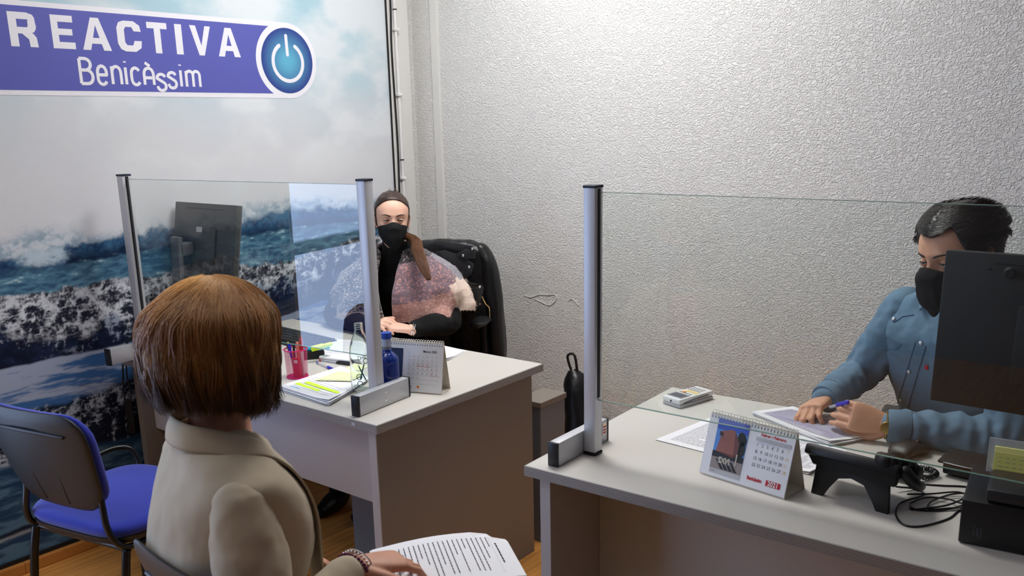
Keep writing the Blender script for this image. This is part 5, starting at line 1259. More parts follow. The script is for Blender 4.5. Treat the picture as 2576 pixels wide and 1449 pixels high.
# hair: slicked back cap, top tuft, ponytail over the left shoulder
def hair_cap(name, mw, par, hl, infl, seedv, cbase, wid=1.0, nz=40, np_=72, rough=.0015):
    """hl(phi) -> hairline height; shell from hairline to crown"""
    b = nb(); cols = []; rows = []
    for i in range(nz+1):
        row = []
        for k in range(np_):
            ph = 2*PI*k/np_; pw = ph if ph < PI else ph-2*PI; z0 = hl(pw); z = z0+(.1167-z0)*(1-(1-i/nz)**1.6)
            e = infl(pw, z)*min(1, i/2.5+.15); p = headpt(z, pw, e, wid); p.z += e*max(0, (z-.05)/.066)**1.5
            p += p.normalized()*rough*NZ.noise(V((pw*14, seedv, z*10)))
            row.append(b.verts.new(mw @ p)); q = .75+.5*NZ.noise(V((pw*26, seedv, z*6))); cols.append((*[x*max(.3, q) for x in cbase], 1))
        rows.append(row)
    for A, B in zip(rows, rows[1:]):
        for k in range(np_): b.faces.new((A[k], A[(k+1) % np_], B[(k+1) % np_], B[k]))
    b.faces.new(rows[-1])
    me = bpy.data.meshes.new(name); b.to_mesh(me); b.free(); col(me, cols); return finish(name, me, K['hair'], par, 'all', world=True)
DKB = sr(66, 47, 38)
def hlW(p): a = abs(p); return .088-.030*min(1, a/1.05)**2-.085*max(0, min(1, (a-1.18)/.35))-.02*max(0, min(1, (a-1.9)/.8))
HW = hair_cap('hair', mwW, W, hlW, lambda p, z: .0012+.006*max(0, (z-.06)/.05), 1.0, DKB, .96)
r = random.Random(11); paths, cc = [], []
crown = V((.0, -.085, .075))
for k in range(2200):
    ph = r.uniform(-1.75, 1.75); z0 = hlW(ph)+.002; P = []
    for i in range(9):
        t = i/8; z = z0+(.108-z0)*math.sin(t*PI/2)**.9*(1 if abs(ph) < .9 else .55); pp = ph+(PI*(1 if ph > 0 else -1)-ph)*t*.80
        P.append(mwW @ headpt(min(z, .114), pp, .0022+.006*max(0, (z-.06)/.05)+r.uniform(0, .0012), .96))
    paths.append(P); g = r.uniform(.5, 1.5); cc.append(tuple(x*g for x in DKB))
for k in range(26):  # loose wisps at the crown
    a = mwW @ V((r.uniform(-.03, .01), r.uniform(-.02, .03), .121)); d = V((r.uniform(-.02, .004), 0, r.uniform(.004, .018)))
    paths.append([a, a+d*.5, a+d]); cc.append(DKB)
strands('hair_strands', paths, .0007, W, cc).parent = HW
HW.children[0].matrix_parent_inverse = M4.Identity(4)
ax_ = [mwW @ V((.020, -.100, .030)), mwW @ V((.062, -.070, -.022)), on(1038, 600, 1, 2.640), on(1050, 630, 1, 2.59), on(1066, 672, 1, 2.55), on(1084, 714, 1, 2.53)]
AX = smoothpts(ax_, 6); RP = smoothval([.015, .017, .019, .021, .018, .006], 6)
paths, cc = [], []
for k in range(3600):
    a = r.uniform(0, 2*PI); q = math.sqrt(r.random())*(1.08+.10*NZ.noise(V((a*3, 1, 1)))); P = []; wv = r.uniform(0, 6)
    stop = int(len(AX)*(.55+.45*r.random()**.5))
    for i in range(0, stop, 2):
        A, B = frame(AX[min(i+1, len(AX)-1)]-AX[max(i-1, 0)]); P.append(AX[i]+(A*math.cos(a+.02*i)+B*math.sin(a+.02*i)*.7)*RP[i]*q+A*.0022*math.sin(i*.3+wv)+B*.0015*math.sin(i*.22+wv*2))
    g = r.uniform(.6, 1.5); c0 = sr(50, 36, 32); c1 = sr(128, 84, 52)
    paths.append(P); cc.append((lambda g, c0, c1: (lambda t: tuple(min(1, (a_*(1-t)+b_*t)*g) for a_, b_ in zip(c0, c1))))(g, c0, c1))
pt_ = strands('ponytail', paths, .0006, W, cc)
b = nb(); tube(b, AX[:-5], [q*.6 for q in RP[:-8]]+[.005, .003, .002], 14, round_=True); me = bpy.data.meshes.new('ponytail_core'); b.to_mesh(me); b.free(); col(me, [(*sr(58, 40, 34), 1)]*len(me.vertices)); finish('ponytail_core', me, K['hair'], W, 'all', world=True)
# earring, ring, bracelets
b = nb(); e = mwW @ V((.077, .000, -.034)); tube(b, [e+V((.005*math.cos(q*PI/8), 0, .008*math.sin(q*PI/8))) for q in range(17)], .0013, 6); obj('earring', b, K['silver'], W, True, world=True)
fd = (V((-2.612, 2.440, .800))-wrL).normalized(); wa, wb_ = frame(fd); c = wrL.lerp(elL, .03)
for off, rr, nm in ((0, .033, 'bracelet'), (-.008, .032, 'bracelet')):
    b = nb(); tube(b, [c+fd*off+(wa*math.cos(q*PI/14)+wb_*math.sin(q*PI/14)*.85)*rr for q in range(29)], .0017, 7); obj(nm, b, K['silver'], W, True, world=True)

# ------------------------------------------------------------------ her office chair and the leather jacket over it
oc = thing('office_chair', 'black swivel armchair behind the left desk, holding the woman in the shawl', 'chair', (-2.86, 2.87, 0), math.radians(25+180))
b = nb(); loft(b, [(V((0, 0, z)), w, d, V((1, 0, 0)), V((0, 1, 0))) for z, w, d in ((.40, .20, .19), (.42, .235, .225), (.45, .24, .23), (.465, .22, .21))], 40, 4); obj('seat', b, K['blackmatte'], oc, 60)
b = pad(.40, .46, .50, .05, .5, -.10, .54, 4, round_=.10)
for v in b.verts: v.co.y -= .165
obj('backrest', b, K['blackmatte'], oc, 60)
b = nb(); tube(b, [(0, -.10, .40), (0, -.23, .42), (0, -.255, .50), (0, -.24, .64)], .022, 10, sm=4); obj('back_bracket', b, K['blackplastic'], oc, True)
for s in (-1, 1):
    b = nb(); tube(b, [(s*.20, -.02, .41), (s*.275, -.02, .43), (s*.285, -.02, .56), (s*.285, -.02, .715)], .017, 10, sm=4); a_ = obj('armrest', b, K['blackplastic'], oc, True)
    b = nb(); R_ = [(V((s*.285, y, .725)), w, .012, V((1, 0, 0)), V((0, 0, 1))) for y, w in ((-.12, .012), (-.11, .032), (-.05, .040), (.06, .040), (.11, .030), (.12, .012))]; loft(b, R_, 24, 3); obj('arm_pad', b, K['chairblack'], oc, 50).parent = a_
b = nb(); tube(b, [(0, 0, .08), (0, 0, .40)], .028, 16); obj('gas_column', b, K['chairblack'], oc, 40)
for k in range(5):
    a = 2*PI*k/5+.3; b = nb(); tube(b, [(.02*math.cos(a), .02*math.sin(a), .095), (.29*math.cos(a), .29*math.sin(a), .07)], [.024, .016], 10); lg = obj('base_arm', b, K['blackplastic'], oc, 40)
    b = nb(); lathe(b, [(0, -.02), (.026, -.02), (.028, -.012), (.028, .012), (.026, .02), (0, .02)], (.29*math.cos(a), .29*math.sin(a), .029), 18, rot=rotx(PI/2)); obj('castor', b, K['blackmatte'], oc, 40).parent = lg
JK = thing('leather_jacket', 'black leather biker jacket draped over the back of the swivel chair', 'jacket', (-2.80, 3.02, .6))
def jw(x, z, d):  # jacket frame: x across the chair back (to the photo's right), d towards the viewer
    return V((-2.785, 3.00, 0))+shv*x+fwv*d+V((0, 0, z))
b = nb(); keys = []
for z, w0_, w1_, t in ((.50, -.20, .245, .05), (.62, -.22, .245, .055), (.78, -.23, .232, .058), (.92, -.235, .210, .058), (1.02, -.225, .180, .052), (1.062, -.19, .135, .040), (1.078, -.14, .09, .02)):
    keys.append((jw((w0_+w1_)/2, z, .0), (w1_-w0_)/2, t, shv, fwv))
loftp(b, keys, 56, 5, 3.2); me = remesh(b, .005, 3, lambda p, n: folds(9, .008, 9, (0, 0, 1))(p, n)+folds(5, .002, 26)(p, n)); finish('jacket_body', me, K['leather'], JK, 'all', world=True)
b = nb(); tube(b, [jw(.150, 1.030, .0), jw(.182, .96, .01), jw(.198, .84, .02), jw(.208, .72, .025), jw(.215, .56, .02)], [.036, .046, .050, .046, .042], 22, sm=5, round_=True, flat=.8)
me = remesh(b, .005, 3, folds(7, .006, 12, (0, 0, 1))); finish('jacket_sleeve', me, K['leather'], JK, 'all', world=True)
jb = None
def flap(name, px, y, th=.008, mt=None, par=None, bev=.002):
    """leather panel with the outline px standing at depth y"""
    pts = [on(x, yy, 1, y-.0006*(yy-600)) for x, yy in px]; b = nb(); prism(b, pts, th, V((.43, -.90, 0)).normalized(), bev); return obj(name, b, mt or K['leather'], par or JK, 30, world=True)
yJ = 2.955
flap('jacket_collar', [(1072, 604), (1118, 606), (1190, 618), (1196, 632), (1150, 630), (1100, 626), (1078, 622)], yJ)
flap('jacket_lapel', [(1098, 632), (1120, 628), (1160, 643), (1192, 664), (1186, 690), (1168, 704), (1140, 692), (1122, 672), (1104, 660)], yJ-.012)
flap('jacket_lapel', [(1150, 702), (1176, 708), (1217, 718), (1208, 760), (1188, 790), (1160, 740)], yJ-.014)
flap('shoulder_strap', [(1146, 640), (1172, 626), (1196, 634), (1196, 650), (1166, 650)], yJ-.024, .006)
for px_, py_ in ((1165, 643), (1180, 672), (1207, 722), (1188, 626)):
    p = on(px_, py_, 1, yJ-.036-.0006*(py_-600)); b = nb(); ball(b, p, .0065, 1, .5, 1, seg=14); obj('snap_stud', b, K['chrome'], JK, True, world=True)
b = nb(); tube(b, [on(x, y, 1, yJ-.018-.0006*(y-600)) for x, y in ((1212, 745), (1222, 765), (1231, 775), (1232, 800))], .0018, 6, sm=3); obj('zip', b, K['gold'], JK, True, world=True)
b = nb(); tube(b, [on(x, y, 1, yJ-.024-.0006*(y-600)) for x, y in ((1150, 704), (1185, 716), (1216, 719), (1207, 760), (1190, 792))], .0016, 6, sm=3); obj('lapel_piping', b, K['leather'], JK, True, world=True)
# ------------------------------------------------------------------ man in the denim shirt (behind the right desk)
Mc = V((-.546, 2.515, 1.232)); MN = person('person in denim shirt and black mask behind the right desk, holding a blue pen', (-.52, 2.80, .48))
mwM = pose(Mc, math.radians(150), -.16, .05) @ M4.Scale(1.06, 4)
shm = V((.94, -.34, 0)).normalized(); fwm = V((-.34, -.94, 0)).normalized()
PM = [(-.50, 2.86, .50), (-.52, 2.80, .68), (-.545, 2.71, .88), (-.55, 2.665, .99), (-.545, 2.65, 1.075), (-.545, 2.62, 1.115), (-.540, 2.57, 1.17)]
b = nb(); body_torso(b, PM, shm, fwm, 1.02, 0, [(.175, .13), (.165, .12), (.18, .125), (.19, .12), (.172, .080), (.075, .065), (.062, .062)])
sR, sL = V((-.705, 2.66, 1.055)), V((-.365, 2.60, 1.045)); eR, eL = V((-.815, 2.68, .84)), V((-.385, 2.46, .785)); wR, wL = V((-.855, 2.49, .795)), V((-.640, 2.372, .790))
for a, e, w in ((sR, eR, wR), (sL, eL, wL)): tube(b, [a.lerp(e, .08), a.lerp(e, .5), e, e.lerp(w, .5), w], [.042, .044, .040, .037, .029], 20, sm=3, round_=True)
hand(b, wR, V((-.868, 2.408, .785)), (.35, .15, -.9), -1, [(.35, .75, .4), (.5, .9, .45), (.6, 1.0, .5), (.7, 1.05, .5)], 1.0, .04, [(.030, .25, .006), (.048, .6, .014), (.048, .9, .022), (.040, 1.12, .026)])
hand(b, wL, V((-.732, 2.345, .808)), (-.25, .75, -.25), 1, [(.35, .65, .4), (.45, .75, .4), (.5, .8, .4), (.55, .85, .4)], 1.0, .05, [(.030, .2, .010), (.046, .5, .022), (.046, .85, .028), (.038, 1.15, .030)])
legs(b, [(-.42, 2.86, .50), (-.58, 2.86, .50)], [(-.40, 2.42, .53), (-.66, 2.44, .53)], [(-.40, 2.40, .09), (-.68, 2.42, .09)])
head_mesh(b, mwM, 1.0)
skinobj(b, .0032, K['skinM'], MN, sm=2)
eyes(MN, mwM, -.1, .0036, K['skinM'], 1.0, 'browM')
mask(MN, mwM, 1.0, K['maskblack'], top=-.014, bot=-.132, bulge=.022, seam=False)
b = nb(); legs(b, [(-.42, 2.86, .50), (-.58, 2.86, .50)], [(-.40, 2.42, .53), (-.66, 2.44, .53)], [(-.40, 2.40, .10), (-.68, 2.42, .10)], (.10, .075, .065)); me = remesh(b, .008, 5, folds(4, .005, 14)); finish('trousers', me, K['trousers'], MN, 'all', world=True)
for x, y in ((-.40, 2.38), (-.68, 2.40)):
    b = nb(); tube(b, [(x, y+.03, .13), (x, y+.02, .07), (x, y, .045), (x, y-.07, .035), (x, y-.15, .030)], [.045, .044, .045, .042, .028], 18, sm=4, round_=True)
    for v in b.verts: v.co.z = max(v.co.z, .002)
    obj('shoe', b, K['leather'], MN, True, world=True)
# t-shirt at the neck, denim shirt
b = nb(); body_torso(b, PM[3:6]+[(-.545, 2.60, 1.135)], shm, fwm, 1.0, .006, [(.17, .11), (.155, .07), (.078, .068), (.072, .068)]); me = remesh(b, .005, 3); finish('t_shirt', me, K['tee'], MN, 'all', world=True)
b = nb(); body_torso(b, PM[:6]+[(-.545, 2.63, 1.118)], shm, fwm, 1.02, .018, [(.180, .13), (.175, .125), (.195, .13), (.202, .125), (.186, .090), (.082, .068), (.072, .062)])
me = remesh(b, .0045, 6, lambda p, n: folds(12, .006, 11, (0, 0, 1))(p, n)+folds(15, .0025, 30)(p, n)); SH = finish('denim_shirt', me, K['denim'], MN, 'all', world=True)
shv_ = bvh(SH.data, wm(MN))
slv = []
for sd, (a, e, w, rr) in enumerate(((sR+V((.008, 0, -.004)), eR, wR, [.064, .065, .056, .049, .042]), (sL+V((-.008, 0, -.004)), eL, wL, [.064, .066, .062, .052, .042]))):
    w2 = e.lerp(w, .94); P_ = [a, a.lerp(e, .5), e, e.lerp(w, .5), w2]
    b = nb(); tube(b, P_, rr, 30, sm=6, round_=True); ax2 = (w2-e).normalized()
    def ff(p, n, a=a, e=e, w2=w2, ax2=ax2, sd=sd):
        de = (p-e).length; k = math.exp(-(de/.10)**2); s_ = (p-e).dot(ax2)
        return folds(20+sd, .005, 22)(p, n)+.0055*k*math.sin(s_*150+3*NZ.noise(p*12))+.0035*math.sin(s_*95+6*NZ.noise(p*9+V((sd, 0, 0))))*max(0, min(1, (s_+.02)*8))
    me = remesh(b, .004, 5, ff); s_o = finish('shirt_sleeve', me, K['denim'], MN, 'all', world=True); slv.append(s_o)
    d = (w-e).normalized(); aa, bb = frame(d); c0 = e.lerp(w, .80); c1 = e.lerp(w, 1.02)
    b = nb(); tube(b, [c0, c0.lerp(c1, .1), c0.lerp(c1, .9), c1], [.0435, .0455, .0440, .0425], 30, cap=True); obj('cuff', b, K['denim'], MN, 60, world=True).parent = s_o
    s_o.children[0].matrix_parent_inverse = M4.Identity(4)
    b = nb(); q0 = c0.lerp(c1, .08); tube(b, [q0+(aa*math.cos(q*PI/14)+bb*math.sin(q*PI/14))*.0458 for q in range(29)], .0009, 5); obj('cuff_seam', b, K['denimd'], MN, True, world=True)
def dense(P, n=6, close=False):
    Q = []; L_ = P+[P[0]] if close else P
    for (x0, y0), (x1, y1) in zip(L_, L_[1:]):
        for i in range(n): Q.append((x0+(x1-x0)*i/n, y0+(y1-y0)*i/n))
    if not close: Q.append(P[-1])
    return Q
def seam(name, pts, tree, mt, par, r=.0011, off=.0005, n=5):
    P = [hit(tree, x, y, off)[0] for x, y in dense(pts, n)]; P = [p for p in P if p]
    if len(P) < 2: return None
    b = nb(); tube(b, P, r, 6); return obj(name, b, mt, par, True, world=True)
def patch(name, pts, tree, mt, par, th=.003, n=5, off=.0005):
    """raised cloth panel lying on the surface inside the outline"""
    Q = dense(pts, n, True); cx = sum(q[0] for q in pts)/len(pts); cy = sum(q[1] for q in pts)/len(pts); b = nb(); rows = []
    for k in range(7):
        f = 1-k/6*.97; row = []
        for x, y in Q:
            p, nn = hit(tree, cx+(x-cx)*f, cy+(y-cy)*f, off+(th if k > 0 else 0))
            if p is None: b.free(); return None
            row.append(b.verts.new(p))
        rows.append(row)
    m_ = len(Q)
    for A, B in zip(rows, rows[1:]):
        for k in range(m_): b.faces.new((A[k], A[(k+1) % m_], B[(k+1) % m_], B[k]))
    b.faces.new(rows[-1]); return obj(name, b, mt, par, 70, world=True)
patch('button_placket', [(2330, 812), (2348, 830), (2330, 870), (2310, 935), (2290, 1005), (2282, 1040), (2255, 1038), (2262, 1000), (2282, 930), (2302, 862)], shv_, K['denim'], MN, .0028)
seam('placket_seam', [(2303, 862), (2283, 930), (2262, 1000), (2255, 1038)], shv_, K['denimd'], MN, off=.002); seam('placket_seam', [(2330, 870), (2310, 935), (2290, 1005), (2282, 1040)], shv_, K['denimd'], MN, off=.002)
FL_ = [(2190, 842), (2200, 833), (2236, 848), (2268, 866), (2258, 876), (2238, 876), (2216, 888), (2206, 872)]
pk = patch('pocket', [(2200, 866), (2262, 874), (2250, 920), (2236, 972), (2210, 970), (2206, 930)], shv_, K['denim'], MN, .0016)
if pk: seam('pocket_seam', [(2262, 874), (2250, 920), (2236, 972), (2210, 970), (2206, 930), (2201, 880)], shv_, K['denimd'], MN, off=.0018)
patch('pocket_flap', FL_, shv_, K['denim'], MN, .0036); seam('flap_seam', FL_+[FL_[0]], shv_, K['denimd'], MN, off=.0030)
seam('yoke_seam', [(2205, 765), (2225, 785), (2250, 811), (2272, 796), (2300, 792)], shv_, K['denimd'], MN, off=.001)
seam('shoulder_seam', [(2215, 735), (2235, 722), (2275, 712)], shv_, K['denimd'], MN, off=.001)
for x, y in ((2318, 862), (2288, 934), (2268, 1006), (2217, 874), (2250, 803)):
    p, nn = hit(shv_, x, y, .0045)
    if p:
        b = nb(); A_, B_ = frame(nn); R3 = M4((A_, B_, nn)).transposed(); lathe(b, [(0, -.002), (.0052, -.002), (.0054, 0), (.0042, .0014), (0, .0018)], p, 18, rot=R3); obj('snap_button', b, K['snap'], MN, 50, world=True)
pr2 = patch('red_tab', [(2328, 918), (2336, 918), (2336, 930), (2328, 930)], shv_, K['inkred'], MN, .003, 3)
# collar
nk_ = V((-.545, 2.612, 1.125))
def colr(u, v):
    a = (-1+2*u)*2.45; r0 = .074+.006*v+.016*v*v; z = .020-.034*v**1.2-.020*(1-math.cos(a))*.5*(.6+.4*v)
    p = nk_+shm*math.sin(a)*r0*1.02-fwm*math.cos(a)*r0*.98; p.z = nk_.z+z; fr = max(0, (abs(a)-1.7)/.75); p += fwm*.020*fr*v; p.z -= .022*fr*v; return p
sheet('shirt_collar', colr, 48, 8, .0035, K['denim'], MN)
# watch and pen
d = (wL-eL).normalized(); aa, bb = frame(d); c = eL.lerp(wL, .985)+d*.012
b = nb(); tube(b, [c+(aa*math.cos(q*PI/14)+bb*math.sin(q*PI/14))*.0335 for q in range(29)], .0055, 8, flat=.5); WT = tag(obj('wristwatch', b, K['gold'], smooth=True), "gold wristwatch on the man's left wrist at the denim cuff", 'watch')
b = nb(); pdir = (on(2232, 1078, 1, 2.33)-c).normalized(); A_, B_ = frame(pdir); lathe(b, [(0, -.003), (.017, -.003), (.018, 0), (.016, .004), (0, .0045)], c+pdir*.036, 24, rot=M4((A_, B_, pdir)).transposed()); obj('watch_case', b, K['gold'], WT, 50, world=True)
stick('ballpoint_pen', "clear ballpoint pen with blue cap held between the man's hands", on(2088, 1024, 1, 2.395), on(2132, 1012, 1, 2.345), .0042, [(.45, K['clearpl'], 1, 'barrel'), (1, K['bluepen'], 1.45, 'cap')], group=None)
# hair
DKM = sr(40, 32, 28)
def hlM(p): a = abs(p); return .070-.006*gs(a, .35)+.014*gs(a-.55, .22)-.052*max(0, min(1, (a-.75)/.40))-.030*max(0, min(1, (a-1.25)/.2))-.06*max(0, min(1, (a-1.75)/.8))
HM = hair_cap('hair', mwM, MN, hlM, lambda p, z: .006+.009*max(0, min(1, (z-.02)/.08)), 4.0, DKM, 1.0, rough=.004)
r = random.Random(21); paths, cc = [], []
for k in range(6500):
    ph = r.uniform(-PI, PI); z0 = hlM(ph)+.004; z = z0+(.114-z0)*r.random()**.8; e = .005+.009*max(0, min(1, (z-.02)/.08)); P = []; L_ = r.uniform(.016, .030)*(1 if z > .05 else .5)
    for i in range(5):
        t = i/4; zz = min(.1165, z+L_*t*(.35 if z > .06 else -.75)); p = headpt(z if z > .06 else max(z0-.01, zz), ph+(.22 if ph > 0 else -.22)*t*(1 if z > .06 else .5), e+.003+.009*math.sin(t*1.6)*(1 if z > .05 else .3), 1.0)
        p.z += e*max(0, (z-.05)/.066)**1.5+.006*t*(1 if z > .06 else 0); p.y -= .012*t*(1 if z > .06 else .6); P.append(mwM @ p)
    g = r.uniform(.5, 1.7); paths.append(P); cc.append(tuple(x*g for x in DKM))
ho = strands('hair_strands', paths, .0007, MN, cc); ho.parent = HM; ho.matrix_parent_inverse = M4.Identity(4)
# his chair
oc2 = thing('office_chair', 'black swivel chair behind the right desk, mostly hidden by the man and monitor', 'chair', (-.46, 2.84, 0), math.radians(190))
b = nb(); loft(b, [(V((0, 0, z)), w, d, V((1, 0, 0)), V((0, 1, 0))) for z, w, d in ((.38, .20, .19), (.40, .235, .225), (.43, .24, .23), (.445, .22, .21))], 40, 4); obj('seat', b, K['blackmatte'], oc2, 60)
b = pad(.42, .48, .50, .05, .5, -.08, .52, 4, round_=.10)
for v in b.verts: v.co.y -= .20
obj('backrest', b, K['blackmatte'], oc2, 60)
b = nb(); tube(b, [(0, -.10, .38), (0, -.25, .40), (0, -.285, .50), (0, -.27, .62)], .022, 10, sm=4); obj('back_bracket', b, K['blackplastic'], oc2, True)
b = nb(); tube(b, [(0, 0, .08), (0, 0, .38)], .028, 16); obj('gas_column', b, K['chairblack'], oc2, 40)
for s in (-1, 1):
    b = nb(); tube(b, [(s*.20, 0, .39), (s*.285, 0, .41), (s*.295, 0, .54), (s*.295, 0, .66)], .017, 10, sm=4); a_ = obj('armrest', b, K['blackplastic'], oc2, True)
    b = nb(); box(b, (s*.295, 0, .672), (.07, .24, .024), .010); obj('arm_pad', b, K['chairblack'], oc2, 40).parent = a_
for k in range(5):
    a = 2*PI*k/5; b = nb(); tube(b, [(.02*math.cos(a), .02*math.sin(a), .095), (.27*math.cos(a), .27*math.sin(a), .07)], [.024, .016], 10); lg = obj('base_arm', b, K['blackplastic'], oc2, 40)
    b = nb(); lathe(b, [(0, -.02), (.026, -.02), (.028, -.012), (.028, .012), (.026, .02), (0, .02)], (.27*math.cos(a), .27*math.sin(a), .029), 18, rot=rotx(PI/2)); obj('castor', b, K['blackmatte'], oc2, 40).parent = lg

# ------------------------------------------------------------------ woman in the beige blazer (seen from behind)
F = person('person in beige blazer with short auburn bob seen from behind, hand on papers in lap', (-1.44, .86, .48))
Fc = V((-1.445, .905, 1.198)); mwF = pose(Fc, math.radians(19), -.05, 0) @ M4.Scale(.98, 4)
shf = V((.95, -.27, 0)).normalized(); fwf = V((.27, .95, 0)).normalized()
PF = [(-1.43, .86, .50), (-1.435, .86, .67), (-1.43, .885, .84), (-1.425, .885, .93), (-1.425, .880, .995), (-1.43, .885, 1.035), (-1.438, .895, 1.12)]
KF = [(.175, .125), (.150, .105), (.165, .118), (.172, .105), (.160, .070), (.066, .056), (.052, .052)]
b = nb(); body_torso(b, PF, shf, fwf, 1.0, 0, KF)
fR, fL = V((-1.262, .815, .962)), V((-1.590, .915, .962)); eFR, eFL = V((-1.205, .790, .705)), V((-1.66, .94, .715)); wFR, wFL = V((-1.252, 1.035, .757)), V((-1.60, 1.09, .64))
for a, e, w in ((fR, eFR, wFR), (fL, eFL, wFL)): tube(b, [a.lerp(e, .12), a.lerp(e, .5), e, e.lerp(w, .5), w], [.036, .040, .038, .034, .024], 20, sm=3, round_=True)
FT, _d, _a, _p = hand(b, wFR, V((-1.222, 1.132, .738)), (0, .1, -1), -1, [(.30, .55, .15), (.34, .60, .2), (.36, .62, .2), (.40, .65, .25)], .95, .09, [(.030, .2, .004), (.050, .5, .010), (.060, .8, .018), (.062, 1.05, .026)])
hand(b, wFL, V((-1.575, 1.175, .615)), (.2, .1, -1), 1, [(.2, .3, .15)]*4, .95, .04)
legs(b, [(-1.35, .88, .52), (-1.52, .92, .52)], [(-1.20, 1.33, .525), (-1.42, 1.36, .51)], [(-1.20, 1.34, .09), (-1.43, 1.40, .09)], (.080, .055, .045))
head_mesh(b, mwF, .95, 80, 90)
skinobj(b, .0034, K['skinF'], F, sm=3)
mask(F, mwF, .95, K['maskblue'], top=-.014, bot=-.120, bulge=.022, seam=False)
b = nb(); legs(b, [(-1.35, .88, .53), (-1.52, .92, .53)], [(-1.20, 1.33, .525), (-1.42, 1.36, .51)], [(-1.20, 1.34, .13), (-1.43, 1.40, .13)], (.092, .068, .06)); me = remesh(b, .008, 5, folds(4, .004, 14)); finish('trousers', me, K['trousers'], F, 'all', world=True)
for x, y in ((-1.20, 1.38), (-1.45, 1.44)):
    b = nb(); tube(b, [(x, y-.03, .12), (x, y-.02, .06), (x, y, .04), (x, y+.07, .032), (x, y+.15, .026)], [.040, .040, .042, .038, .022], 18, sm=4, round_=True)
    for v in b.verts: v.co.z = max(v.co.z, .002)
    obj('shoe', b, K['leather'], F, True, world=True)
b = nb(); body_torso(b, PF[:5]+[(-1.428, .885, 1.025)], shf, fwf, .97, .0, KF[:5]+[(.075, .068)])
me = remesh(b, .005, 4, folds(3, .002, 20))
SK = sr(206, 212, 204); cl_ = []
for v in me.vertices:
    q = NZ.noise(v.co*70); q2 = NZ.noise(v.co*70+V((9, 3, 1)))
    c = sr(206, 214, 206) if q < .12 else sr(96, 160, 164)
    if q2 > .30: c = sr(200, 112, 84)
    cl_.append((*c, 1))
col(me, cl_); finish('blouse', me, mat('printed_blouse', (1, 1, 1), .8, attr='col'), F, 'all', world=True)
# blazer body, open at the front
KB = [(.195, .145), (.175, .130), (.190, .140), (.194, .124), (.182, .088), (.092, .080), (.072, .068)]
b = nb(); body_torso(b, PF[:5]+[(-1.430, .880, 1.040), (-1.433, .880, 1.062)], shf, fwf, 1.0, .0, KB)
me = remesh(b, .005, 8, lambda p, n: folds(31, .005, 8)(p, n)+folds(33, .002, 20)(p, n))
# cut the front opening: a V from the neck down to the waist
bm_ = bmesh.new(); bm_.from_mesh(me); rem = []
for f in bm_.faces:
    c = f.calc_center_median(); q = c-V((-1.428, .882, 0)); s_ = q.dot(shf); t_ = q.dot(fwf)
    hw = np.interp(c.z, [.60, .72, .95, 1.03, 1.1], [.0, .012, .050, .060, .070])
    if t_ > .02 and abs(s_) < hw: rem.append(f)
    elif c.z > 1.060: rem.append(f)
bmesh.ops.delete(bm_, geom=rem, context='FACES'); bm_.to_mesh(me); bm_.free()
BZ = finish('blazer', me, K['blazer'], F, 'all', world=True)
md = BZ.modifiers.new('t', 'SOLIDIFY'); md.thickness = .004; md.offset = -1
for sd, (a, e, w, rr) in enumerate(((fR+V((-.018, .006, -.012)), eFR, wFR, [.056, .064, .064, .056, .047, .040]), (fL+V((.012, -.004, .0)), eFL, wFL, [.056, .064, .062, .056, .046, .040]))):
    w2 = e.lerp(w, .88); P_ = [a, a.lerp(e, .30)+V((0, 0, .0)), a.lerp(e, .7), e, e.lerp(w, .5), w2]
    b = nb(); tube(b, P_, rr, 32, sm=6, round_=True)
    def ff(p, n, e=e, sd=sd):
        k = math.exp(-((p-e).length/.11)**2); return folds(40+sd, .006, 9)(p, n)+folds(44+sd, .003, 20)(p, n)+.006*k*math.sin((p.y-p.z)*90+3*NZ.noise(p*8))
    me = remesh(b, .0045, 6, ff); so = finish('blazer_sleeve', me, K['blazer'], F, 'all', world=True)
bzt = bvh(BZ.data, wm(F))
# collar round the neck running into the lapels
CP = [V((-1.43, .884, 0))+shf*s_+fwf*t_+V((0, 0, z)) for s_, t_, z in ((-.052, .122, .80), (-.070, .112, .90), (-.078, .080, .98), (-.080, .035, 1.035), (-.074, -.020, 1.058), (-.045, -.062, 1.066), (0, -.074, 1.068), (.045, -.062, 1.066), (.074, -.020, 1.058), (.080, .035, 1.035), (.078, .080, .98), (.070, .112, .90), (.052, .124, .80), (.030, .132, .70))]
CS = smoothpts(CP, 8); nC = len(CS)
def clr(u, v):
    i = min(nC-1, int(u*(nC-1)+.5)); p = CS[i]; q = p-V((-1.43, .884, 0)); o_ = (shf*q.dot(shf)+fwf*q.dot(fwf)); o_.z = 0; on_ = o_.normalized(); back = max(0, -on_.dot(fwf)); f = max(0, on_.dot(fwf))
    wdt = .030+.026*f; side = shf*(1 if q.dot(shf) > 0 else -1)
    out = (on_*(1-f)+side*f*1.1).normalized()
    bulge = .006*math.sin(v*PI)
    return p+out*(wdt*v)*(1-.55*back)+on_*.004+V((0, 0, .008+.010*(1-v)*back-.036*v*(1-f*.7)))+on_*bulge*.5+on_*.008*f
sheet('blazer_collar', clr, nC-1, 7, .0045, K['blazer'], F)
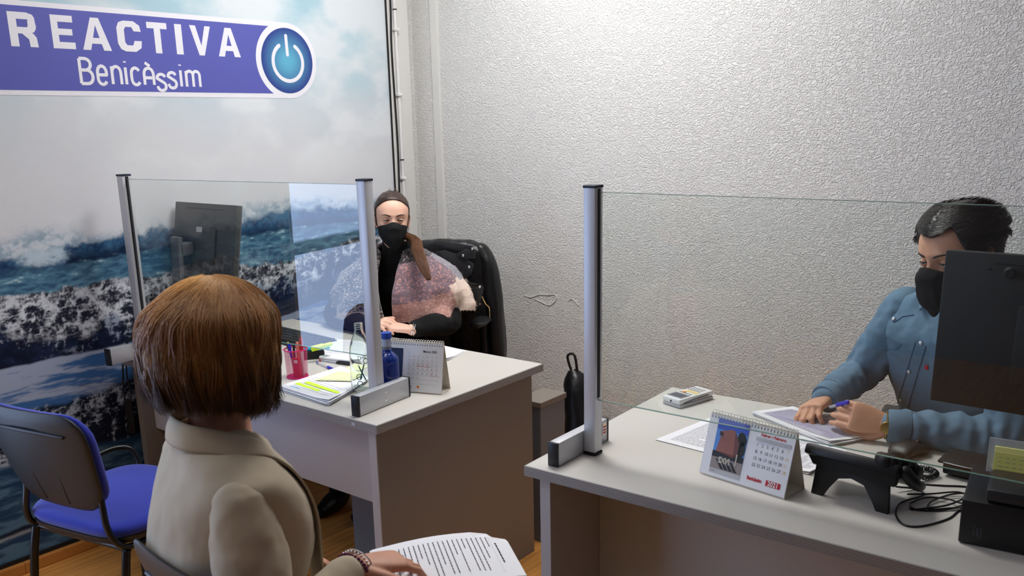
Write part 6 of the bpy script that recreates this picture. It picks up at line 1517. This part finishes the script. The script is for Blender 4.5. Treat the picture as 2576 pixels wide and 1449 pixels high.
# bob hair
BOB = [(-.136, .030, -.088, .094), (-.122, .046, -.098, .106), (-.100, .060, -.106, .118), (-.070, .070, -.115, .1255), (-.035, .078, -.123, .1295), (0, .084, -.127, .1290), (.035, .092, -.127, .1235), (.070, .096, -.118, .110), (.098, .084, -.094, .082), (.120, .058, -.068, .056), (.134, .030, -.040, .031), (.1400, .0, -.012, .008)]
def bob(z, ph, infl=0):
    yf, yb, w = interp(BOB, z, 1), interp(BOB, z, 2), interp(BOB, z, 3); s, c = math.sin(ph), math.cos(ph); yc = (yf+yb)/2; ry = (yf-yb)/2
    return V((math.copysign(abs(s)**.92, s)*(w+infl), yc+math.copysign(abs(c)**.92, c)*(ry+infl), z))
HB = sr(74, 46, 30)
b = nb(); cols = []; rows = []; np_ = 110; nz_ = 60
def hem(ph): a = abs(ph); return (-.108-.010*math.cos(ph)+.012*NZ.noise(V((ph*3, 0, 5)))) if a > .95 else -.112+ (.95-a)/.95*.0 + min(1, (.95-a)/.25)*.165
for i in range(nz_+1):
    row = []
    for k in range(np_):
        ph = -PI+2*PI*k/np_; z0 = hem(ph); z = z0+(.1398-z0)*(1-(1-i/nz_)**1.5); p = bob(z, ph, -.006+.0035*NZ.noise(V((ph*5, z*5, 1)))+.0025*NZ.noise(V((ph*22, z*3, 4)))); row.append(b.verts.new(mwF @ p))
        g = .7+.6*NZ.noise(V((ph*20, z*4, 7))); cols.append((*[x*max(.3, g) for x in HB], 1))
    rows.append(row)
for A, B in zip(rows, rows[1:]):
    for k in range(np_): b.faces.new((A[k], A[(k+1) % np_], B[(k+1) % np_], B[k]))
b.faces.new(rows[-1]); inner = [b.verts.new(v.co.lerp(mwF @ V((0, -.02, -.11)), .35)) for v in rows[0]]
cols += [(*sr(34, 22, 16), 1)]*np_
for k in range(np_): b.faces.new((rows[0][(k+1) % np_], rows[0][k], inner[k], inner[(k+1) % np_]))
me = bpy.data.meshes.new('hair'); b.to_mesh(me); b.free(); col(me, cols); HF = finish('hair', me, K['hair'], F, 'all', world=True)
r = random.Random(33); paths, cc = [], []
c_dk, c_md, c_gd = np.array(sr(54, 34, 24)), np.array(sr(132, 84, 48)), np.array(sr(232, 176, 98))
NS = 14000
for k in range(NS):
    ph = r.uniform(-PI, PI)
    if abs(ph) < .85 and r.random() < .6: continue
    lay = r.random(); z0 = hem(ph)-r.uniform(-.022, .012)-.018*NZ.noise(V((ph*6, 1, 1)))+(.05*(1-lay) if r.random() < .35 else 0); flick = max(0, NZ.noise(V((ph*5+3, 7, 7)))+.15)*.045*(.4+lay)
    ztop = .137-.02*r.random()**2 if r.random() < .5 else r.uniform(.02, .128); n = 12; P = []
    clump = NZ.noise(V((ph*9, 2, 3))); w1_, w2_ = r.uniform(-.03, .03), r.uniform(0, 6)
    for i in range(n):
        t = i/(n-1); z = ztop+(z0-ztop)*(t**.9); tw = .10*math.sin((ztop-z)*16+clump*5)+w1_*t+.05*NZ.noise(V((ph*6, z*14, 9)))
        inf = -.004+.006*lay+.0035*NZ.noise(V((ph*16, z*5, 4)))+.003*math.sin(t*PI)+(flick-.012)*max(0, t-.75)**1.3*4+.007*NZ.noise(V((ph*8, z*18, 2)))
        p = bob(z, ph+tw, inf); P.append(mwF @ p)
    streak = .5+.9*NZ.noise(V((ph*7+1.5, .3, ztop*3))); streak = min(1, max(0, streak+r.uniform(-.14, .14)))
    top = min(1, max(0, (ztop-.03)/.09)); g = r.uniform(.88, 1.12)
    ca = (c_md*(1-streak)+c_gd*streak)*g; cb = (c_dk*(1-.35*streak)+c_md*.35*streak)*g
    paths.append(P); cc.append((lambda ca, cb, tp: (lambda t: tuple(ca*(1-min(1, t*1.25))+cb*min(1, t*1.25)) if tp else tuple(cb)))(ca, cb, ztop > .03))
# loose top layer sweeping over from the parting
for k in range(4200):
    P = []; ph0 = r.uniform(-PI, PI); lay = r.random(); zs = .1392-.035*r.random()**2; ze = zs-r.uniform(.05, .13); off_ = r.uniform(.35, .75); wv = NZ.noise(V((ph0*4, 5, 5)))
    if abs(ph0) < .8: continue
    for i in range(11):
        t = i/10; z = zs+(ze-zs)*t**1.3; p = bob(z, ph0-off_*(1-t)**1.5+.10*math.sin(t*5+wv*6), .001+.0045*lay+.010*math.sin(t*PI)*(.35+.65*max(0, wv+.3))); P.append(mwF @ p)
    g = r.uniform(.9, 1.12)*(.75+.8*max(0, min(1, .5+1.3*wv))); ca = (c_md*.45+c_gd*.55)*g; cb = c_md*g*.9; paths.append(P); cc.append((lambda ca, cb: (lambda t: tuple(np.minimum(1, ca*(1-t)+cb*t))))(ca, cb))
ho = strands('hair_strands', paths, .0007, F, cc); ho.parent = HF; ho.matrix_parent_inverse = M4.Identity(4)
# bracelets and ring
d = (wFR-eFR).normalized(); aa, bb = frame(d)
for off, rr, th_, mt, nm in ((-.012, .034, .0016, 'silver', 'bangle'), (-.004, .035, .0030, 'purple', 'bead_bracelet'), (.006, .034, .0022, 'silver', 'chain_bracelet'), (.014, .033, .0016, 'silver', 'bangle')):
    b = nb(); c = wFR+d*off
    if nm == 'bead_bracelet' or nm == 'chain_bracelet':
        for q in range(26): ball(b, c+(aa*math.cos(q*PI/13)+bb*math.sin(q*PI/13)*.85)*rr, th_*1.25, seg=8)
    else: tube(b, [c+(aa*math.cos(q*PI/14)+bb*math.sin(q*PI/14)*.85)*rr for q in range(29)], th_, 7)
    obj(nm, b, K[mt], F, True, world=True)
fa, fb = FT[2][1], FT[2][2]; kp = fa.lerp(fb, .45); A_, B_ = frame(fb-fa)
b = nb(); tube(b, [kp+(A_*math.cos(q*PI/8)+B_*math.sin(q*PI/8))*.0098 for q in range(17)], .0013, 6); ball(b, kp+V((0, 0, .0108)), .003, seg=10); obj('ring', b, K['silver'], F, True, world=True)
# papers in her lap
def docL(t, mp):
    lines(t, mp, .14, .86, .155, .95, 22, K['ink'], .34, seed=31, short=.25); lines(t, mp, .28, .72, .10, .125, 1, K['inkblack'], .7, seed=33, short=0); lines(t, mp, .14, .93, .138, .141, 1, K['inkpale'], .5, words=False, short=0)
TL = V((-1.205, 1.432)); tx = V((.80, -.60)); ty = V((-.58, -.815))
TLp, TRp = TL, TL+tx*.215; BRp, BLp = TRp+ty*.297, TL+ty*.297
lp = paper('document', 'open printed document lying in the lap of the person in the beige blazer', [(TLp.x, TLp.y), (TRp.x, TRp.y), (BRp.x, BRp.y), (BLp.x, BLp.y)], 8, .0022, docL, 'papers', .004, z=.672)
for o_ in lp.children:   # soft curl of the far left corner and gentle sag
    for v in o_.data.vertices:
        w = V((v.co.x+lp.location.x, v.co.y+lp.location.y)); q = w-TL; a_ = q.dot(tx); c_ = -q.dot(ty)*-1; c_ = q.dot(ty)
        k = max(0, .045-(a_+c_*.8))/.045; v.co.z -= .030*k**1.5; v.co.z += .012*math.sin(min(1, max(0, c_/.297))*PI)-.05*max(0, a_-.12)**1.2*0
b = nb(); cp = V((TL.x, TL.y, .682))+V((.05*.8, -.05*.6, 0)); box(b, cp, (.012, .003, .003), .001, rotz(-.64)); obj('staple', b, K['blackmatte'], lp, world=True)
